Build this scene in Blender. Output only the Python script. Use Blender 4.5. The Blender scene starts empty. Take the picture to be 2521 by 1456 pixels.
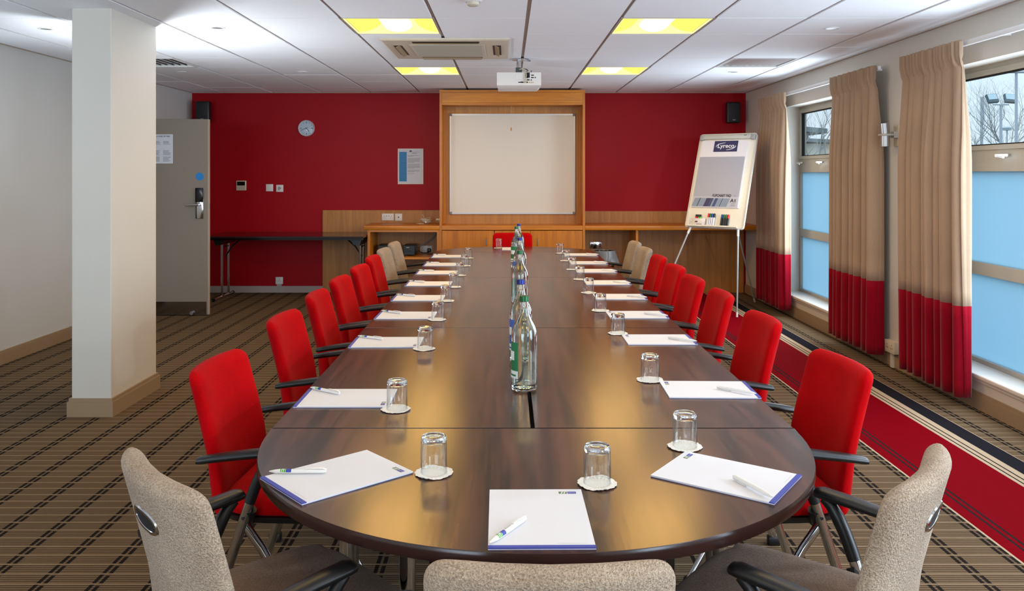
import bpy, bmesh, math, random
from mathutils import Vector, Matrix
random.seed(7)
PI = math.pi
sc = bpy.context.scene
COL = sc.collection
sc.view_settings.view_transform = 'Standard'
sc.view_settings.look = 'None'
sc.view_settings.gamma = 1
sc.view_settings.use_curve_mapping = False
sc.view_settings.exposure = 0.0
sc.cycles.use_denoising = True
sc.cycles.max_bounces = 14
sc.cycles.transmission_bounces = 14
sc.cycles.glossy_bounces = 6
sc.cycles.diffuse_bounces = 5
sc.cycles.transparent_max_bounces = 16
sc.cycles.sample_clamp_indirect = 6

# ------------------------------------------------------------------ materials
def lin(c):
    c = c / 255.0
    return c / 12.92 if c <= 0.04045 else ((c + 0.055) / 1.055) ** 2.4
def C8(r, g, b):
    return (lin(r), lin(g), lin(b), 1.0)

class NT:
    """small helper for building a node tree"""
    def __init__(s, name):
        s.m = bpy.data.materials.new(name); s.m.use_nodes = True
        s.t = s.m.node_tree; s.t.nodes.clear()
        s.out = s.t.nodes.new('ShaderNodeOutputMaterial')
    def n(s, typ, **kw):
        nd = s.t.nodes.new(typ)
        for k, v in kw.items(): setattr(nd, k, v)
        return nd
    def put(s, sock, v):
        if isinstance(v, bpy.types.NodeSocket): s.t.links.new(v, sock)
        else: sock.default_value = v
    def math(s, op, a, b=0.0, c=None):
        nd = s.n('ShaderNodeMath', operation=op)
        s.put(nd.inputs[0], a); s.put(nd.inputs[1], b)
        if c is not None: s.put(nd.inputs[2], c)
        return nd.outputs[0]
    def mix(s, f, a, b, blend='MIX'):
        nd = s.n('ShaderNodeMix', data_type='RGBA', blend_type=blend)
        s.put(nd.inputs[0], f); s.put(nd.inputs[6], a); s.put(nd.inputs[7], b)
        return nd.outputs[2]
    def coord(s, which='Object'):
        return s.n('ShaderNodeTexCoord').outputs[which]
    def mapping(s, v, scale=(1, 1, 1), rot=(0, 0, 0), loc=(0, 0, 0)):
        nd = s.n('ShaderNodeMapping'); s.put(nd.inputs[0], v)
        nd.inputs['Scale'].default_value = scale; nd.inputs['Rotation'].default_value = rot
        nd.inputs['Location'].default_value = loc
        return nd.outputs[0]
    def noise(s, v, scale=5, detail=3, rough=0.5, dist=0.0):
        nd = s.n('ShaderNodeTexNoise'); s.put(nd.inputs['Vector'], v)
        nd.inputs['Scale'].default_value = scale; nd.inputs['Detail'].default_value = detail
        nd.inputs['Roughness'].default_value = rough; nd.inputs['Distortion'].default_value = dist
        return nd.outputs['Fac']
    def ramp(s, f, stops, interp='LINEAR'):
        nd = s.n('ShaderNodeValToRGB'); s.put(nd.inputs[0], f)
        cr = nd.color_ramp; cr.interpolation = interp
        while len(cr.elements) > 1: cr.elements.remove(cr.elements[-1])
        cr.elements[0].position = stops[0][0]; cr.elements[0].color = stops[0][1]
        for p, c in stops[1:]:
            e = cr.elements.new(p); e.color = c
        return nd.outputs[0]
    def bump(s, h, strength=0.3, dist=0.01):
        nd = s.n('ShaderNodeBump'); s.put(nd.inputs['Height'], h)
        nd.inputs['Strength'].default_value = strength; nd.inputs['Distance'].default_value = dist
        return nd.outputs[0]
    def principled(s, color=(.8, .8, .8, 1), rough=.5, metal=0., spec=.5, normal=None, **kw):
        p = s.n('ShaderNodeBsdfPrincipled')
        s.put(p.inputs['Base Color'], color); s.put(p.inputs['Roughness'], rough)
        s.put(p.inputs['Metallic'], metal); s.put(p.inputs['Specular IOR Level'], spec)
        if normal is not None: s.put(p.inputs['Normal'], normal)
        for k, v in kw.items(): s.put(p.inputs[k.replace('_', ' ')], v)
        s.t.links.new(p.outputs[0], s.out.inputs[0])
        return p

MATS = {}
def flat(name, col, rough=.5, metal=0., spec=.5, nscale=0, namt=.08, bump=0., bscale=200, **kw):
    if name in MATS: return MATS[name]
    t = NT(name)
    base = col; nrm = None
    co = t.coord()
    if nscale:
        f = t.noise(co, nscale, 4)
        d = tuple(max(0, c * (1 - namt)) for c in col[:3]) + (1,)
        l = tuple(min(1, c * (1 + namt)) for c in col[:3]) + (1,)
        base = t.mix(f, d, l)
    if bump:
        nrm = t.bump(t.noise(co, bscale, 3), bump, .004)
    t.principled(base, rough, metal, spec, nrm, **kw)
    MATS[name] = t.m
    return t.m

def emit(name, col, strength):
    if name in MATS: return MATS[name]
    t = NT(name)
    e = t.n('ShaderNodeEmission'); e.inputs[0].default_value = col; e.inputs[1].default_value = strength
    t.t.links.new(e.outputs[0], t.out.inputs[0]); MATS[name] = t.m
    return t.m

def wood(name, dark, light, scale=1.0, axis='z', rough=.35, contrast=1.0, coat=0., spec=.5, tint=None):
    """grain lines running along the given axis"""
    t = NT(name); co = t.coord()
    sc_ = {'x': (1.2, 22, 22), 'y': (22, 1.2, 22), 'z': (22, 22, 1.2)}[axis]
    v = t.mapping(co, tuple(k * scale for k in sc_))
    a = t.noise(v, 1.0, 5, .6, .6)
    v2 = t.mapping(co, tuple(k * scale * 6 for k in sc_))
    b = t.noise(v2, 1.0, 3, .6)
    f = t.math('ADD', t.math('MULTIPLY', a, .75), t.math('MULTIPLY', b, .25))
    f = t.math('MULTIPLY_ADD', t.math('SUBTRACT', f, .5), 2.2 * contrast, .5)
    f.node.use_clamp = True
    col = t.mix(f, dark, light)
    t.principled(col, rough, 0, spec, t.bump(b, .05, .002), Coat_Weight=coat, Coat_Roughness=.12, **({'Specular_Tint': tint} if tint else {}))
    return t.m

# ------------------------------------------------------------------ mesh builder
class MB:
    def __init__(s):
        s.bm = bmesh.new(); s.M = Matrix.Identity(4)
    def _fin(s, verts, faces, mi):
        for v in verts: v.co = s.M @ v.co
        for f in faces: f.material_index = mi
    def box(s, x0, x1, y0, y1, z0, z1, bev=0., seg=2, mi=0):
        b = s.bm if not bev else bmesh.new()
        P = [(x0, y0, z0), (x1, y0, z0), (x1, y1, z0), (x0, y1, z0), (x0, y0, z1), (x1, y0, z1), (x1, y1, z1), (x0, y1, z1)]
        v = [b.verts.new(p) for p in P]
        F = [(3, 2, 1, 0), (4, 5, 6, 7), (0, 1, 5, 4), (1, 2, 6, 5), (2, 3, 7, 6), (3, 0, 4, 7)]
        fs = [b.faces.new([v[i] for i in f]) for f in F]
        if bev:
            bmesh.ops.bevel(b, geom=b.edges[:] , offset=bev, segments=seg, profile=.5, affect='EDGES')
            s.merge(b, mi); b.free()
        else: s._fin(v, fs, mi)
        return s
    def merge(s, b, mi=0):
        mp = {}
        for v in b.verts: mp[v] = s.bm.verts.new(s.M @ v.co)
        for f in b.faces:
            try:
                nf = s.bm.faces.new([mp[v] for v in f.verts]); nf.material_index = mi
            except ValueError: pass
    def mesh(s, me, M=None, mi=0):
        M = M or Matrix.Identity(4)
        vs = [s.bm.verts.new(s.M @ (M @ v.co)) for v in me.vertices]
        for p in me.polygons:
            try:
                f = s.bm.faces.new([vs[i] for i in p.vertices]); f.material_index = mi
            except ValueError: pass
    def loft(s, loops, cap=True, mi=0, closed=True, ring=False):
        rows = [[s.bm.verts.new(s.M @ Vector(p)) for p in L] for L in loops]
        n = len(loops[0]); fs = []
        m = len(rows)
        for i in range(m if ring else m - 1):
            a, b = rows[i], rows[(i + 1) % m]
            for j in range(n if closed else n - 1):
                k = (j + 1) % n
                fs.append(s.bm.faces.new((a[j], a[k], b[k], b[j])))
        if cap and not ring:
            fs.append(s.bm.faces.new(rows[0][::-1])); fs.append(s.bm.faces.new(rows[-1]))
        for f in fs: f.material_index = mi
        return s
    def tube(s, path, r, n=12, mi=0, cap=True, ring=False, sx=1.0, up=None):
        P = [Vector(p) for p in path]; m = len(P)
        R = r if isinstance(r, (list, tuple)) else [r] * m
        T = []
        for i in range(m):
            if ring: d = P[(i + 1) % m] - P[i - 1]
            elif i == 0: d = P[1] - P[0]
            elif i == m - 1: d = P[-1] - P[-2]
            else: d = (P[i + 1] - P[i]).normalized() + (P[i] - P[i - 1]).normalized()
            T.append(d.normalized())
        ref = Vector(up) if up else (Vector((0, 0, 1)) if abs(T[0].z) < .9 else Vector((1, 0, 0)))
        U = (ref - T[0] * ref.dot(T[0])).normalized(); loops = []
        for i in range(m):
            U = (U - T[i] * U.dot(T[i])).normalized(); V = T[i].cross(U)
            loops.append([P[i] + (V * math.cos(2 * PI * j / n) * sx + U * math.sin(2 * PI * j / n)) * R[i] for j in range(n)])
        return s.loft(loops, cap, mi, True, ring)
    def lathe(s, prof, n=32, c=(0, 0, 0), mi=0, closed=False):
        """profile of (r, z) about the z axis; r = 0 ends close to a point"""
        c = Vector(c); rows = []
        for r, z in prof:
            if r < 1e-6: rows.append([s.bm.verts.new(s.M @ (c + Vector((0, 0, z))))])
            else: rows.append([s.bm.verts.new(s.M @ (c + Vector((r * math.cos(2 * PI * j / n), r * math.sin(2 * PI * j / n), z)))) for j in range(n)])
        m = len(rows)
        for i in range(m if closed else m - 1):
            a, b = rows[i], rows[(i + 1) % m]
            for j in range(n):
                k = (j + 1) % n
                if len(a) == 1 and len(b) == 1: continue
                if len(a) == 1: f = s.bm.faces.new((a[0], b[k], b[j]))
                elif len(b) == 1: f = s.bm.faces.new((a[j], a[k], b[0]))
                else: f = s.bm.faces.new((a[j], a[k], b[k], b[j]))
                f.material_index = mi
        return s
    def poly(s, pts, mi=0):
        f = s.bm.faces.new([s.bm.verts.new(s.M @ Vector(p)) for p in pts]); f.material_index = mi
        return s
    def prism(s, pts2, z0, z1, mi=0):
        """extrude a 2d outline (x, y) from z0 to z1"""
        return s.loft([[(x, y, z0) for x, y in pts2], [(x, y, z1) for x, y in pts2]], True, mi)
    def build(s, name, mats, parent=None, loc=None, smooth=35, fixn=True, rot=None):
        if fixn: bmesh.ops.recalc_face_normals(s.bm, faces=s.bm.faces[:])
        me = bpy.data.meshes.new(name); s.bm.to_mesh(me); s.bm.free()
        for m in (mats if isinstance(mats, (list, tuple)) else [mats]): me.materials.append(m)
        if smooth:
            for p in me.polygons: p.use_smooth = True
            me.set_sharp_from_angle(angle=math.radians(smooth))
        o = bpy.data.objects.new(name, me); COL.objects.link(o)
        if parent: o.parent = parent
        if loc: o.location = loc
        if rot: o.rotation_euler = rot
        return o

def tag(o, label, cat, group=None, kind=None):
    o['label'] = label; o['category'] = cat
    if group: o['group'] = group
    if kind: o['kind'] = kind
    return o
def thing(name, label, cat, loc=(0, 0, 0), rz=0., group=None, rot=None):
    o = bpy.data.objects.new(name, None); COL.objects.link(o)
    o.empty_display_size = .1
    o.location = loc; o.rotation_euler = rot or (0, 0, rz)
    return tag(o, label, cat, group)
def struct(o, label, cat):
    return tag(o, label, cat, kind='structure')
def dup(root, loc, rz=0., label=None, group=None, scale=None):
    def cp(o, par):
        c = o.copy(); COL.objects.link(c)
        if par: c.parent = par
        for ch in list(o.children): cp(ch, c)
        return c
    r = cp(root, None)
    r.location = loc; r.rotation_euler = (0, 0, rz)
    if label: r['label'] = label
    if group: r['group'] = group
    if scale: r.scale = scale
    return r

def text_me(body, size=.1, bold=0., align='CENTER'):
    cu = bpy.data.curves.new('lettering', 'FONT'); cu.body = body; cu.size = size
    cu.align_x = align; cu.align_y = 'CENTER'; cu.offset = bold; cu.resolution_u = 3
    o = bpy.data.objects.new('lettering', cu); COL.objects.link(o)
    dg = bpy.context.evaluated_depsgraph_get()
    me = bpy.data.meshes.new_from_object(o.evaluated_get(dg))
    bpy.data.objects.remove(o); bpy.data.curves.remove(cu)
    return me

# ------------------------------------------------------------------ picture geometry
F = 2037.0; PX, PY = 1249.0, 428.0; CZ = 1.46
H = 2.455                      # ceiling height
XL, XR = -3.875, 2.93          # side walls
YB, YF = 10.17, -3.6           # wall behind the whiteboard, wall behind the camera
TZ = 0.73                      # table top
def atY(px, py, Y): return Vector(((px - PX) * Y / F, Y, CZ - (py - PY) * Y / F))
def atZ(px, py, z):
    Y = (CZ - z) * F / (py - PY); return Vector(((px - PX) * Y / F, Y, z))

cam_d = bpy.data.cameras.new('camera'); cam = bpy.data.objects.new('camera', cam_d); COL.objects.link(cam)
cam.location = (0, 0, CZ); cam.rotation_euler = (PI / 2, 0, 0)
cam_d.sensor_width = 36; cam_d.lens = 36 * F / 2521
cam_d.shift_x = (2521 / 2 - PX) / 2521; cam_d.shift_y = (PY - 1456 / 2) / 2521
cam_d.clip_start = .05; cam_d.clip_end = 400
sc.camera = cam
# light levels
SKY = 1.1
E_LAMP = 15.5; C_LAMP = (1.0, .58, .14)
E_WIN = 60.0; C_DAY = (.72, .86, 1.0)
E_REAR = 125.0
E_SC = 88.0; C_SC = (.86, .93, 1.0)
E_S3 = 8.0; E_S4 = 55.0; E_S5 = 80.0; E_S6 = 20.0; C_UP = (.72, .85, 1.0)
E_L7 = 6.0
# ------------------------------------------------------------------ material library
M_wall = flat('wall_paint', C8(205, 200, 190), .7, nscale=3, namt=.02, bump=.05, bscale=90)
M_wallL = flat('wall_paint_cool', C8(200, 199, 194), .6, nscale=3, namt=.02, bump=.05, bscale=90)
M_redwall = flat('red_wall_paint', C8(156, 0, 16), .46, spec=.16, nscale=4, namt=.04, bump=.06, bscale=60)
M_tile = flat('ceiling_tile_fibre', C8(246, 248, 252), .85, nscale=60, namt=.025, bump=.12, bscale=300)
M_bar = flat('ceiling_grid_metal', C8(168, 152, 140), .6)
M_skirt = flat('skirting_paint', C8(150, 126, 98), .5)
M_skirt2 = flat('grey_skirting_paint', C8(170, 160, 155), .5)
M_white = flat('white_plastic', C8(225, 224, 222), .35)
M_cream = flat('cream_plastic', C8(205, 195, 175), .4)
M_paper = flat('white_paper', C8(219, 219, 224), .7)
M_black = flat('black_plastic', C8(18, 18, 20), .38, bump=.05, bscale=500)
M_blackg = flat('gloss_black', C8(12, 12, 13), .2)
M_dark = flat('dark_void', C8(12, 10, 9), .8)
M_chrome = flat('chrome', (.62, .62, .64, 1), .12, metal=1.)
M_steel = flat('brushed_steel', (.40, .39, .39, 1), .34, metal=1.)
M_alu = flat('window_aluminium', C8(176, 172, 160), .45, metal=.15)
M_oak = wood('oak_veneer', C8(158, 86, 2), C8(214, 132, 12), 1.0, 'z', .38)
M_oakx = wood('oak_veneer_crossways', C8(158, 86, 2), C8(218, 136, 14), 1.0, 'x', .32)
M_oakp = wood('oak_wall_panel', C8(150, 96, 36), C8(194, 132, 58), 1.1, 'z', .45)
M_walnut = wood('walnut_table_laminate', C8(28, 12, 8), C8(88, 49, 31), .8, 'y', .23, 2.2, spec=.48, tint=(1, .74, .42, 1))
M_walnutx = wood('walnut_table_laminate_end', C8(28, 12, 8), C8(88, 49, 31), .8, 'y', .23, 2.2, spec=.48, tint=(1, .74, .42, 1))
M_edge = flat('table_edge_lipping', C8(44, 22, 20), .22)
M_doily = flat('doily_paper', C8(238, 234, 226), .75, bump=.4, bscale=260)
M_navy = flat('navy_print', C8(28, 32, 88), .5)
M_green = flat('green_print', C8(70, 165, 30), .5)
M_greend = flat('dark_green_print', C8(70, 110, 60), .5)
M_blue = flat('blue_print', C8(48, 62, 158), .5)
M_grey = flat('grey_print', C8(120, 122, 130), .6)
M_inkg = flat('pale_grey_print', C8(170, 172, 180), .6)
M_ink = flat('ink_print', C8(40, 42, 60), .6)

def fabric(name, col, col2, scale=700, bump=.35, dist=.003, sheen=.3, rough=.9, vs=5):
    t = NT(name); co = t.coord()
    big = t.noise(co, vs, 3, .5)
    sm = t.noise(co, scale, 2, .6)
    f = t.math('MULTIPLY_ADD', sm, .7, t.math('MULTIPLY', big, .3))
    col_ = t.mix(t.ramp(f, [(.3, (0, 0, 0, 1)), (.7, (1, 1, 1, 1))]), col, col2)
    t.principled(col_, rough, 0, .06, t.bump(sm, bump, dist), Sheen_Weight=sheen, Sheen_Roughness=.4)
    return t.m
M_redfab = fabric('red_chair_fabric', C8(140, 0, 5), C8(190, 2, 8), 420, .3, .002, .02, vs=9)
M_grey_fab = fabric('oatmeal_boucle_fabric', C8(138, 114, 95), C8(214, 193, 170), 260, 1., .011, .1)
M_seatfab = fabric('brown_seat_fabric', C8(96, 77, 65), C8(150, 126, 108), 360, .6, .004, .1)
M_tan = fabric('tan_curtain_cloth', C8(148, 124, 102), C8(180, 152, 126), 500, .15, .001, .25, vs=3)
M_crim = fabric('crimson_curtain_cloth', C8(110, 4, 20), C8(150, 8, 30), 300, .2, .001, .2, vs=3)

def glass(name, col=(1, 1, 1, 1), ior=1.47, rough=0.):
    t = NT(name)
    g = t.n('ShaderNodeBsdfGlass'); g.inputs[0].default_value = col; g.inputs[1].default_value = rough; g.inputs[2].default_value = ior
    t.t.links.new(g.outputs[0], t.out.inputs[0]); return t.m
M_glass = glass('clear_glass', (.97, .985, .985, 1))
def thin_glass(name):
    t = NT(name)
    lw = t.n('ShaderNodeLayerWeight'); lw.inputs[0].default_value = .5
    fc_ = lw.outputs['Facing']
    fr = t.math('MULTIPLY_ADD', t.math('POWER', fc_, 3.2), .8, .055)
    tr = t.n('ShaderNodeBsdfTransparent'); t.put(tr.inputs[0], t.ramp(fc_, [(0, (.985, .99, .99, 1)), (.55, (.95, .96, .96, 1)), (.85, (.72, .74, .75, 1)), (1, (.55, .57, .58, 1))]))
    gl = t.n('ShaderNodeBsdfGlossy'); gl.inputs[1].default_value = .03
    mx = t.n('ShaderNodeMixShader'); t.t.links.new(fr, mx.inputs[0]); t.t.links.new(tr.outputs[0], mx.inputs[1]); t.t.links.new(gl.outputs[0], mx.inputs[2])
    t.t.links.new(mx.outputs[0], t.out.inputs[0]); return t.m
M_thin = thin_glass('thin_tumbler_glass')
M_bottle = glass('bottle_glass', (.95, .985, .97, 1), 1.48)
M_water = glass('water', (.99, 1, 1, 1), 1.33)
def pane_mat(name):
    t = NT(name)
    tr = t.n('ShaderNodeBsdfTransparent'); tr.inputs[0].default_value = (.95, .98, 1, 1)
    gl = t.n('ShaderNodeBsdfGlossy'); gl.inputs[1].default_value = .02
    lw = t.n('ShaderNodeLayerWeight'); lw.inputs[0].default_value = .5
    fr = t.math('MULTIPLY_ADD', t.math('POWER', lw.outputs['Facing'], 5.0), .9, .03)
    mx = t.n('ShaderNodeMixShader')
    t.t.links.new(fr, mx.inputs[0]); t.t.links.new(tr.outputs[0], mx.inputs[1]); t.t.links.new(gl.outputs[0], mx.inputs[2])
    t.t.links.new(mx.outputs[0], t.out.inputs[0]); return t.m
M_pane = pane_mat('window_glass')
def frost_mat():
    t = NT('frosted_window_film')
    tr = t.n('ShaderNodeBsdfTranslucent'); tr.inputs[0].default_value = (.60, .84, .98, 1)
    df = t.n('ShaderNodeBsdfDiffuse'); df.inputs[0].default_value = (.55, .74, .85, 1)
    gl = t.n('ShaderNodeBsdfGlossy'); gl.inputs[1].default_value = .25
    m1 = t.n('ShaderNodeMixShader'); m1.inputs[0].default_value = .12
    m2 = t.n('ShaderNodeMixShader'); m2.inputs[0].default_value = .04
    t.t.links.new(tr.outputs[0], m1.inputs[1]); t.t.links.new(df.outputs[0], m1.inputs[2])
    t.t.links.new(m1.outputs[0], m2.inputs[1]); t.t.links.new(gl.outputs[0], m2.inputs[2])
    t.t.links.new(m2.outputs[0], t.out.inputs[0]); return t.m
M_frost = frost_mat()
def plastic_bag():
    t = NT('clear_liner_plastic')
    tr = t.n('ShaderNodeBsdfTransparent'); tr.inputs[0].default_value = (.8, .8, .8, 1)
    p = t.n('ShaderNodeBsdfPrincipled'); p.inputs['Base Color'].default_value = (.35, .36, .38, 1); p.inputs['Roughness'].default_value = .2
    mx = t.n('ShaderNodeMixShader'); mx.inputs[0].default_value = .5
    t.t.links.new(tr.outputs[0], mx.inputs[1]); t.t.links.new(p.outputs[0], mx.inputs[2]); t.t.links.new(mx.outputs[0], t.out.inputs[0])
    return t.m
M_bag = plastic_bag()

def carpet():
    t = NT('striped_carpet'); co = t.coord()
    sp = t.n('ShaderNodeSeparateXYZ'); t.put(sp.inputs[0], co); x, y = sp.outputs[0], sp.outputs[1]
    wob = t.math('MULTIPLY', t.math('SUBTRACT', t.noise(co, 260, 2), .5), .0022)
    y = t.math('ADD', y, wob); xw = t.math('ADD', x, wob)
    P = .0745
    fy = t.math('FRACT', t.math('DIVIDE', y, P))
    fine = t.math('MULTIPLY_ADD', t.math('SINE', t.math('MULTIPLY', y, 2 * PI / (P / 5))), .5, .5)
    fine = t.math('SMOOTH_MIN', t.math('MULTIPLY', fine, 1.25), 1.0, .2)
    base = t.mix(fine, C8(74, 59, 45), C8(121, 101, 77))
    ln = t.math('LESS_THAN', t.math('ABSOLUTE', t.math('SUBTRACT', fy, .5)), .036)
    # dashed double dark lines along the room
    q = t.math('FRACT', t.math('DIVIDE', t.math('ADD', xw, 1.659 + .099), .198))
    xx = t.math('MULTIPLY', t.math('SUBTRACT', q, .5), .198)
    def band(c, w): return t.math('LESS_THAN', t.math('ABSOLUTE', t.math('SUBTRACT', xx, c)), w)
    d1 = t.math('MULTIPLY', band(-.0125, .0075), t.math('LESS_THAN', t.math('ABSOLUTE', t.math('SUBTRACT', t.math('FRACT', t.math('ADD', fy, .50)), .5)), .43))
    d2 = t.math('MULTIPLY', band(.0125, .0075), t.math('LESS_THAN', t.math('ABSOLUTE', t.math('SUBTRACT', t.math('FRACT', t.math('ADD', fy, .62)), .5)), .43))
    dash = t.math('MAXIMUM', d1, d2)
    col = t.mix(t.math('MULTIPLY', dash, .93), base, C8(22, 20, 22))
    col = t.mix(t.math('MULTIPLY', ln, .8), col, C8(172, 150, 122))
    # the runner border near the windows
    be, da, rd, bl = C8(186, 164, 136), C8(42, 34, 34), C8(122, 0, 14), C8(34, 32, 38)
    off = (0, 0, 0, 1)
    x0, x1 = 1.90, 2.66
    st = [(1.925, be), (1.934, rd), (1.995, da), (2.006, rd), (2.024, da), (2.035, rd), (2.402, be), (2.424, da), (2.433, be), (2.456, da), (2.465, be), (2.505, bl), (2.610, be), (2.617, be)]
    fx = t.math('DIVIDE', t.math('SUBTRACT', xw, x0), x1 - x0)
    rc = t.ramp(fx, [(0, be)] + [((a - x0) / (x1 - x0), c) for a, c in st], 'CONSTANT')
    msk = t.math('MULTIPLY', t.math('GREATER_THAN', xw, 1.925), t.math('LESS_THAN', xw, 2.617))
    col = t.mix(msk, col, rc)
    pile = t.noise(co, 900, 2, .7)
    col = t.mix(.5, col, t.mix(pile, (.35, .35, .35, 1), (1.3, 1.3, 1.3, 1)), 'MULTIPLY')
    h = t.math('ADD', t.math('MULTIPLY', pile, .6), t.math('MULTIPLY', fine, .6))
    t.principled(col, .95, 0, .03, t.bump(h, .5, .003))
    return t.m
M_carpet = carpet()

# ------------------------------------------------------------------ the room shell
struct(MB().box(XL - 1.8, XR + .4, YF - .2, YB + .2, -.12, 0).build('floor', M_carpet, smooth=0), 'brown striped carpet with dashed dark lines and a red runner by the windows', 'floor')
struct(MB().box(XL - .15, XR + .4, YB, YB + .2, 0, 2.8).build('wall_back', M_redwall, smooth=0), 'deep red wall behind the whiteboard', 'wall')
DY0, DY1, DH = 7.62, 8.46, 2.05     # door opening in the left wall
m = MB()
m.box(XL - .14, XL, YF - .2, DY0, 0, 2.8); m.box(XL - .14, XL, DY1, YB, 0, 2.8); m.box(XL - .14, XL, DY0, DY1, DH, 2.8)
struct(m.build('wall_left', M_wallL, smooth=0), 'pale plain wall on the left', 'wall')
# corridor beyond the open door
m = MB(); m.box(XL - 1.7, XL - 1.6, 6.4, 9.6, 0, 2.8); m.box(XL - 1.6, XL - .14, 6.4, 6.5, 0, 2.8); m.box(XL - 1.6, XL - .14, 9.5, 9.6, 0, 2.8); m.box(XL - 1.7, XL - .14, 6.4, 9.6, 2.4, 2.5)
struct(m.build('wall_corridor', M_wall, smooth=0), 'plain corridor wall beyond the open door', 'wall')
WINS = [(6.75, 8.76), (3.72, 5.76), (.25, 2.27), (-2.95, -.93)]
WZ0, WZ1 = .22, 2.16
m = MB(); ys = YF - .2
for a, b in sorted(WINS):
    m.box(XR, XR + .22, ys, a, 0, 2.8); m.box(XR, XR + .22, a, b, 0, WZ0 - .03); m.box(XR, XR + .22, a, b, WZ1, 2.8); ys = b
m.box(XR, XR + .22, ys, YB, 0, 2.8)
struct(m.build('wall_right', M_wall, smooth=0), 'cream window wall on the right', 'wall')
RX0, RX1 = -3.3, -.3                  # glazed opening in the wall behind the camera
m = MB(); m.box(XL, RX0, YF - .2, YF, 0, 2.8); m.box(RX1, XR, YF - .2, YF, 0, 2.8); m.box(RX0, RX1, YF - .2, YF, 2.2, 2.8); m.box(RX0, RX1, YF - .2, YF, 0, .15)
struct(m.build('wall_front', M_wall, smooth=0), 'cream wall behind the camera', 'wall')
m = MB()
for xa, xb in ((RX0, RX0 + .06), (-1.83, -1.77), (RX1 - .06, RX1)): m.box(xa, xb, YF - .14, YF - .08, .15, 2.2)
m.box(RX0, RX1, YF - .14, YF - .08, .15, .21); m.box(RX0, RX1, YF - .14, YF - .08, 2.14, 2.2)
w5 = struct(m.build('window_5', M_alu, smooth=0), 'glazed opening in the wall behind the camera', 'window')
MB().box(RX0 + .06, RX1 - .06, YF - .115, YF - .105, .21, 2.14).build('pane', M_pane, w5, smooth=0)

# pillar
PX0, PX1, PY0, PY1 = -2.622, -2.385, 4.98, 5.62
struct(MB().box(PX0, PX1, PY0, PY1, 0, H + .1, .004, 1).build('wall_pillar', M_wall), 'square white structural pillar standing free on the left', 'pillar')
def skirt(m, x0, x1, y0, y1, h=.105, t=.018, side='x+'):
    # plain board with a small chamfered lip on top
    m.box(x0, x1, y0, y1, 0, h * .82); 
    if side == 'x+': m.box(x0, x1 - t * .35, y0, y1, h * .82, h)
    elif side == 'x-': m.box(x0 + t * .35, x1, y0, y1, h * .82, h)
    else: m.box(x0, x1, y0 + t * .35, y1, h * .82, h)
m = MB(); t = .02
for k, z0, z1 in ((t, 0, .088), (t * .6, .088, .108)):
    m.box(PX0 - k, PX1 + k, PY0 - k, PY0, z0, z1); m.box(PX0 - k, PX1 + k, PY1, PY1 + k, z0, z1)
    m.box(PX0 - k, PX0, PY0, PY1, z0, z1); m.box(PX1, PX1 + k, PY0, PY1, z0, z1)
struct(m.build('baseboard_pillar', M_skirt, smooth=0), 'beige skirting around the foot of the pillar', 'baseboard')
m = MB(); skirt(m, XL, XL + .02, YF, DY0 - .06); skirt(m, XL, XL + .02, DY1 + .06, YB)
struct(m.build('baseboard_left', M_skirt, smooth=0), 'beige skirting along the left wall', 'baseboard')
m = MB(); skirt(m, XR - .02, XR, YF, YB - .02, side='x-', h=.105)
struct(m.build('baseboard_right', M_skirt, smooth=0), 'beige skirting under the windows', 'baseboard')
m = MB(); skirt(m, XL + .02, -2.27, YB - .018, YB, h=.08, side='y')
struct(m.build('baseboard_back', M_skirt2, smooth=0), 'grey skirting along the red wall', 'baseboard')
m = MB()
for a, b, c, d in ((XL, XL + .018, YF, YB), (XR - .018, XR, YF, YB), (XL, XR, YB - .018, YB)): m.box(a, b, c, d, H - .004, H + .02)
struct(m.build('trim_1', M_bar, smooth=0), 'thin metal angle where the ceiling meets the walls', 'trim')
m = MB()
for y0, y1 in ((DY0 - .06, DY0), (DY1, DY1 + .06)): m.box(XL - .15, XL + .015, y0, y1, 0, DH + .06)
m.box(XL - .15, XL + .015, DY0, DY1, DH, DH + .06)
struct(m.build('trim_2', flat('architrave_paint', C8(180, 172, 160), .5), smooth=0), 'painted frame around the door opening', 'trim')

# ceiling: hung tiles with recessed grid
GX = [.13 + .6 * k for k in range(-8, 6)]
GY = [5.29 + .607 * k for k in range(-15, 10)]
GX = [XL] + [x for x in GX if XL + .05 < x < XR - .05] + [XR]
GY = [YF] + [y for y in GY if YF + .05 < y < YB - .03] + [YB]
LIGHT_X = ((-1.07, -.47), (.73, 1.33))
LIGHT_Y = [5.29 + .607 * k for k in (0, 4, -4, -8, -12)]
VENTS = [(1.93, 7.111), (-3.47, 7.111)]
cm = MB()
def is_open(xa, ya):
    for lx, _ in LIGHT_X:
        for ly in LIGHT_Y:
            if abs(xa - lx) < .02 and abs(ya - ly) < .02: return True
    return any(abs(xa - vx) < .02 and abs(ya - vy) < .02 for vx, vy in VENTS)
for i in range(len(GX) - 1):
    for j in range(len(GY) - 1):
        if is_open(GX[i], GY[j]): continue
        cm.box(GX[i] + .013, GX[i + 1] - .013, GY[j] + .0025, GY[j + 1] - .0025, H + random.uniform(0, .0015), H + .02)
for x in GX[1:-1]: cm.box(x - .02, x + .02, YF, YB, H + .012, H + .05, mi=1)
for y in GY[1:-1]: cm.box(XL, XR, y - .012, y + .012, H + .0125, H + .05, mi=1)
cm.box(XL - .1, XR + .1, YF - .1, YB + .1, 2.72, 2.8, mi=0)
struct(cm.build('ceiling', [M_tile, M_bar], smooth=0), 'suspended ceiling of white square tiles in a metal grid', 'ceiling')

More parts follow.
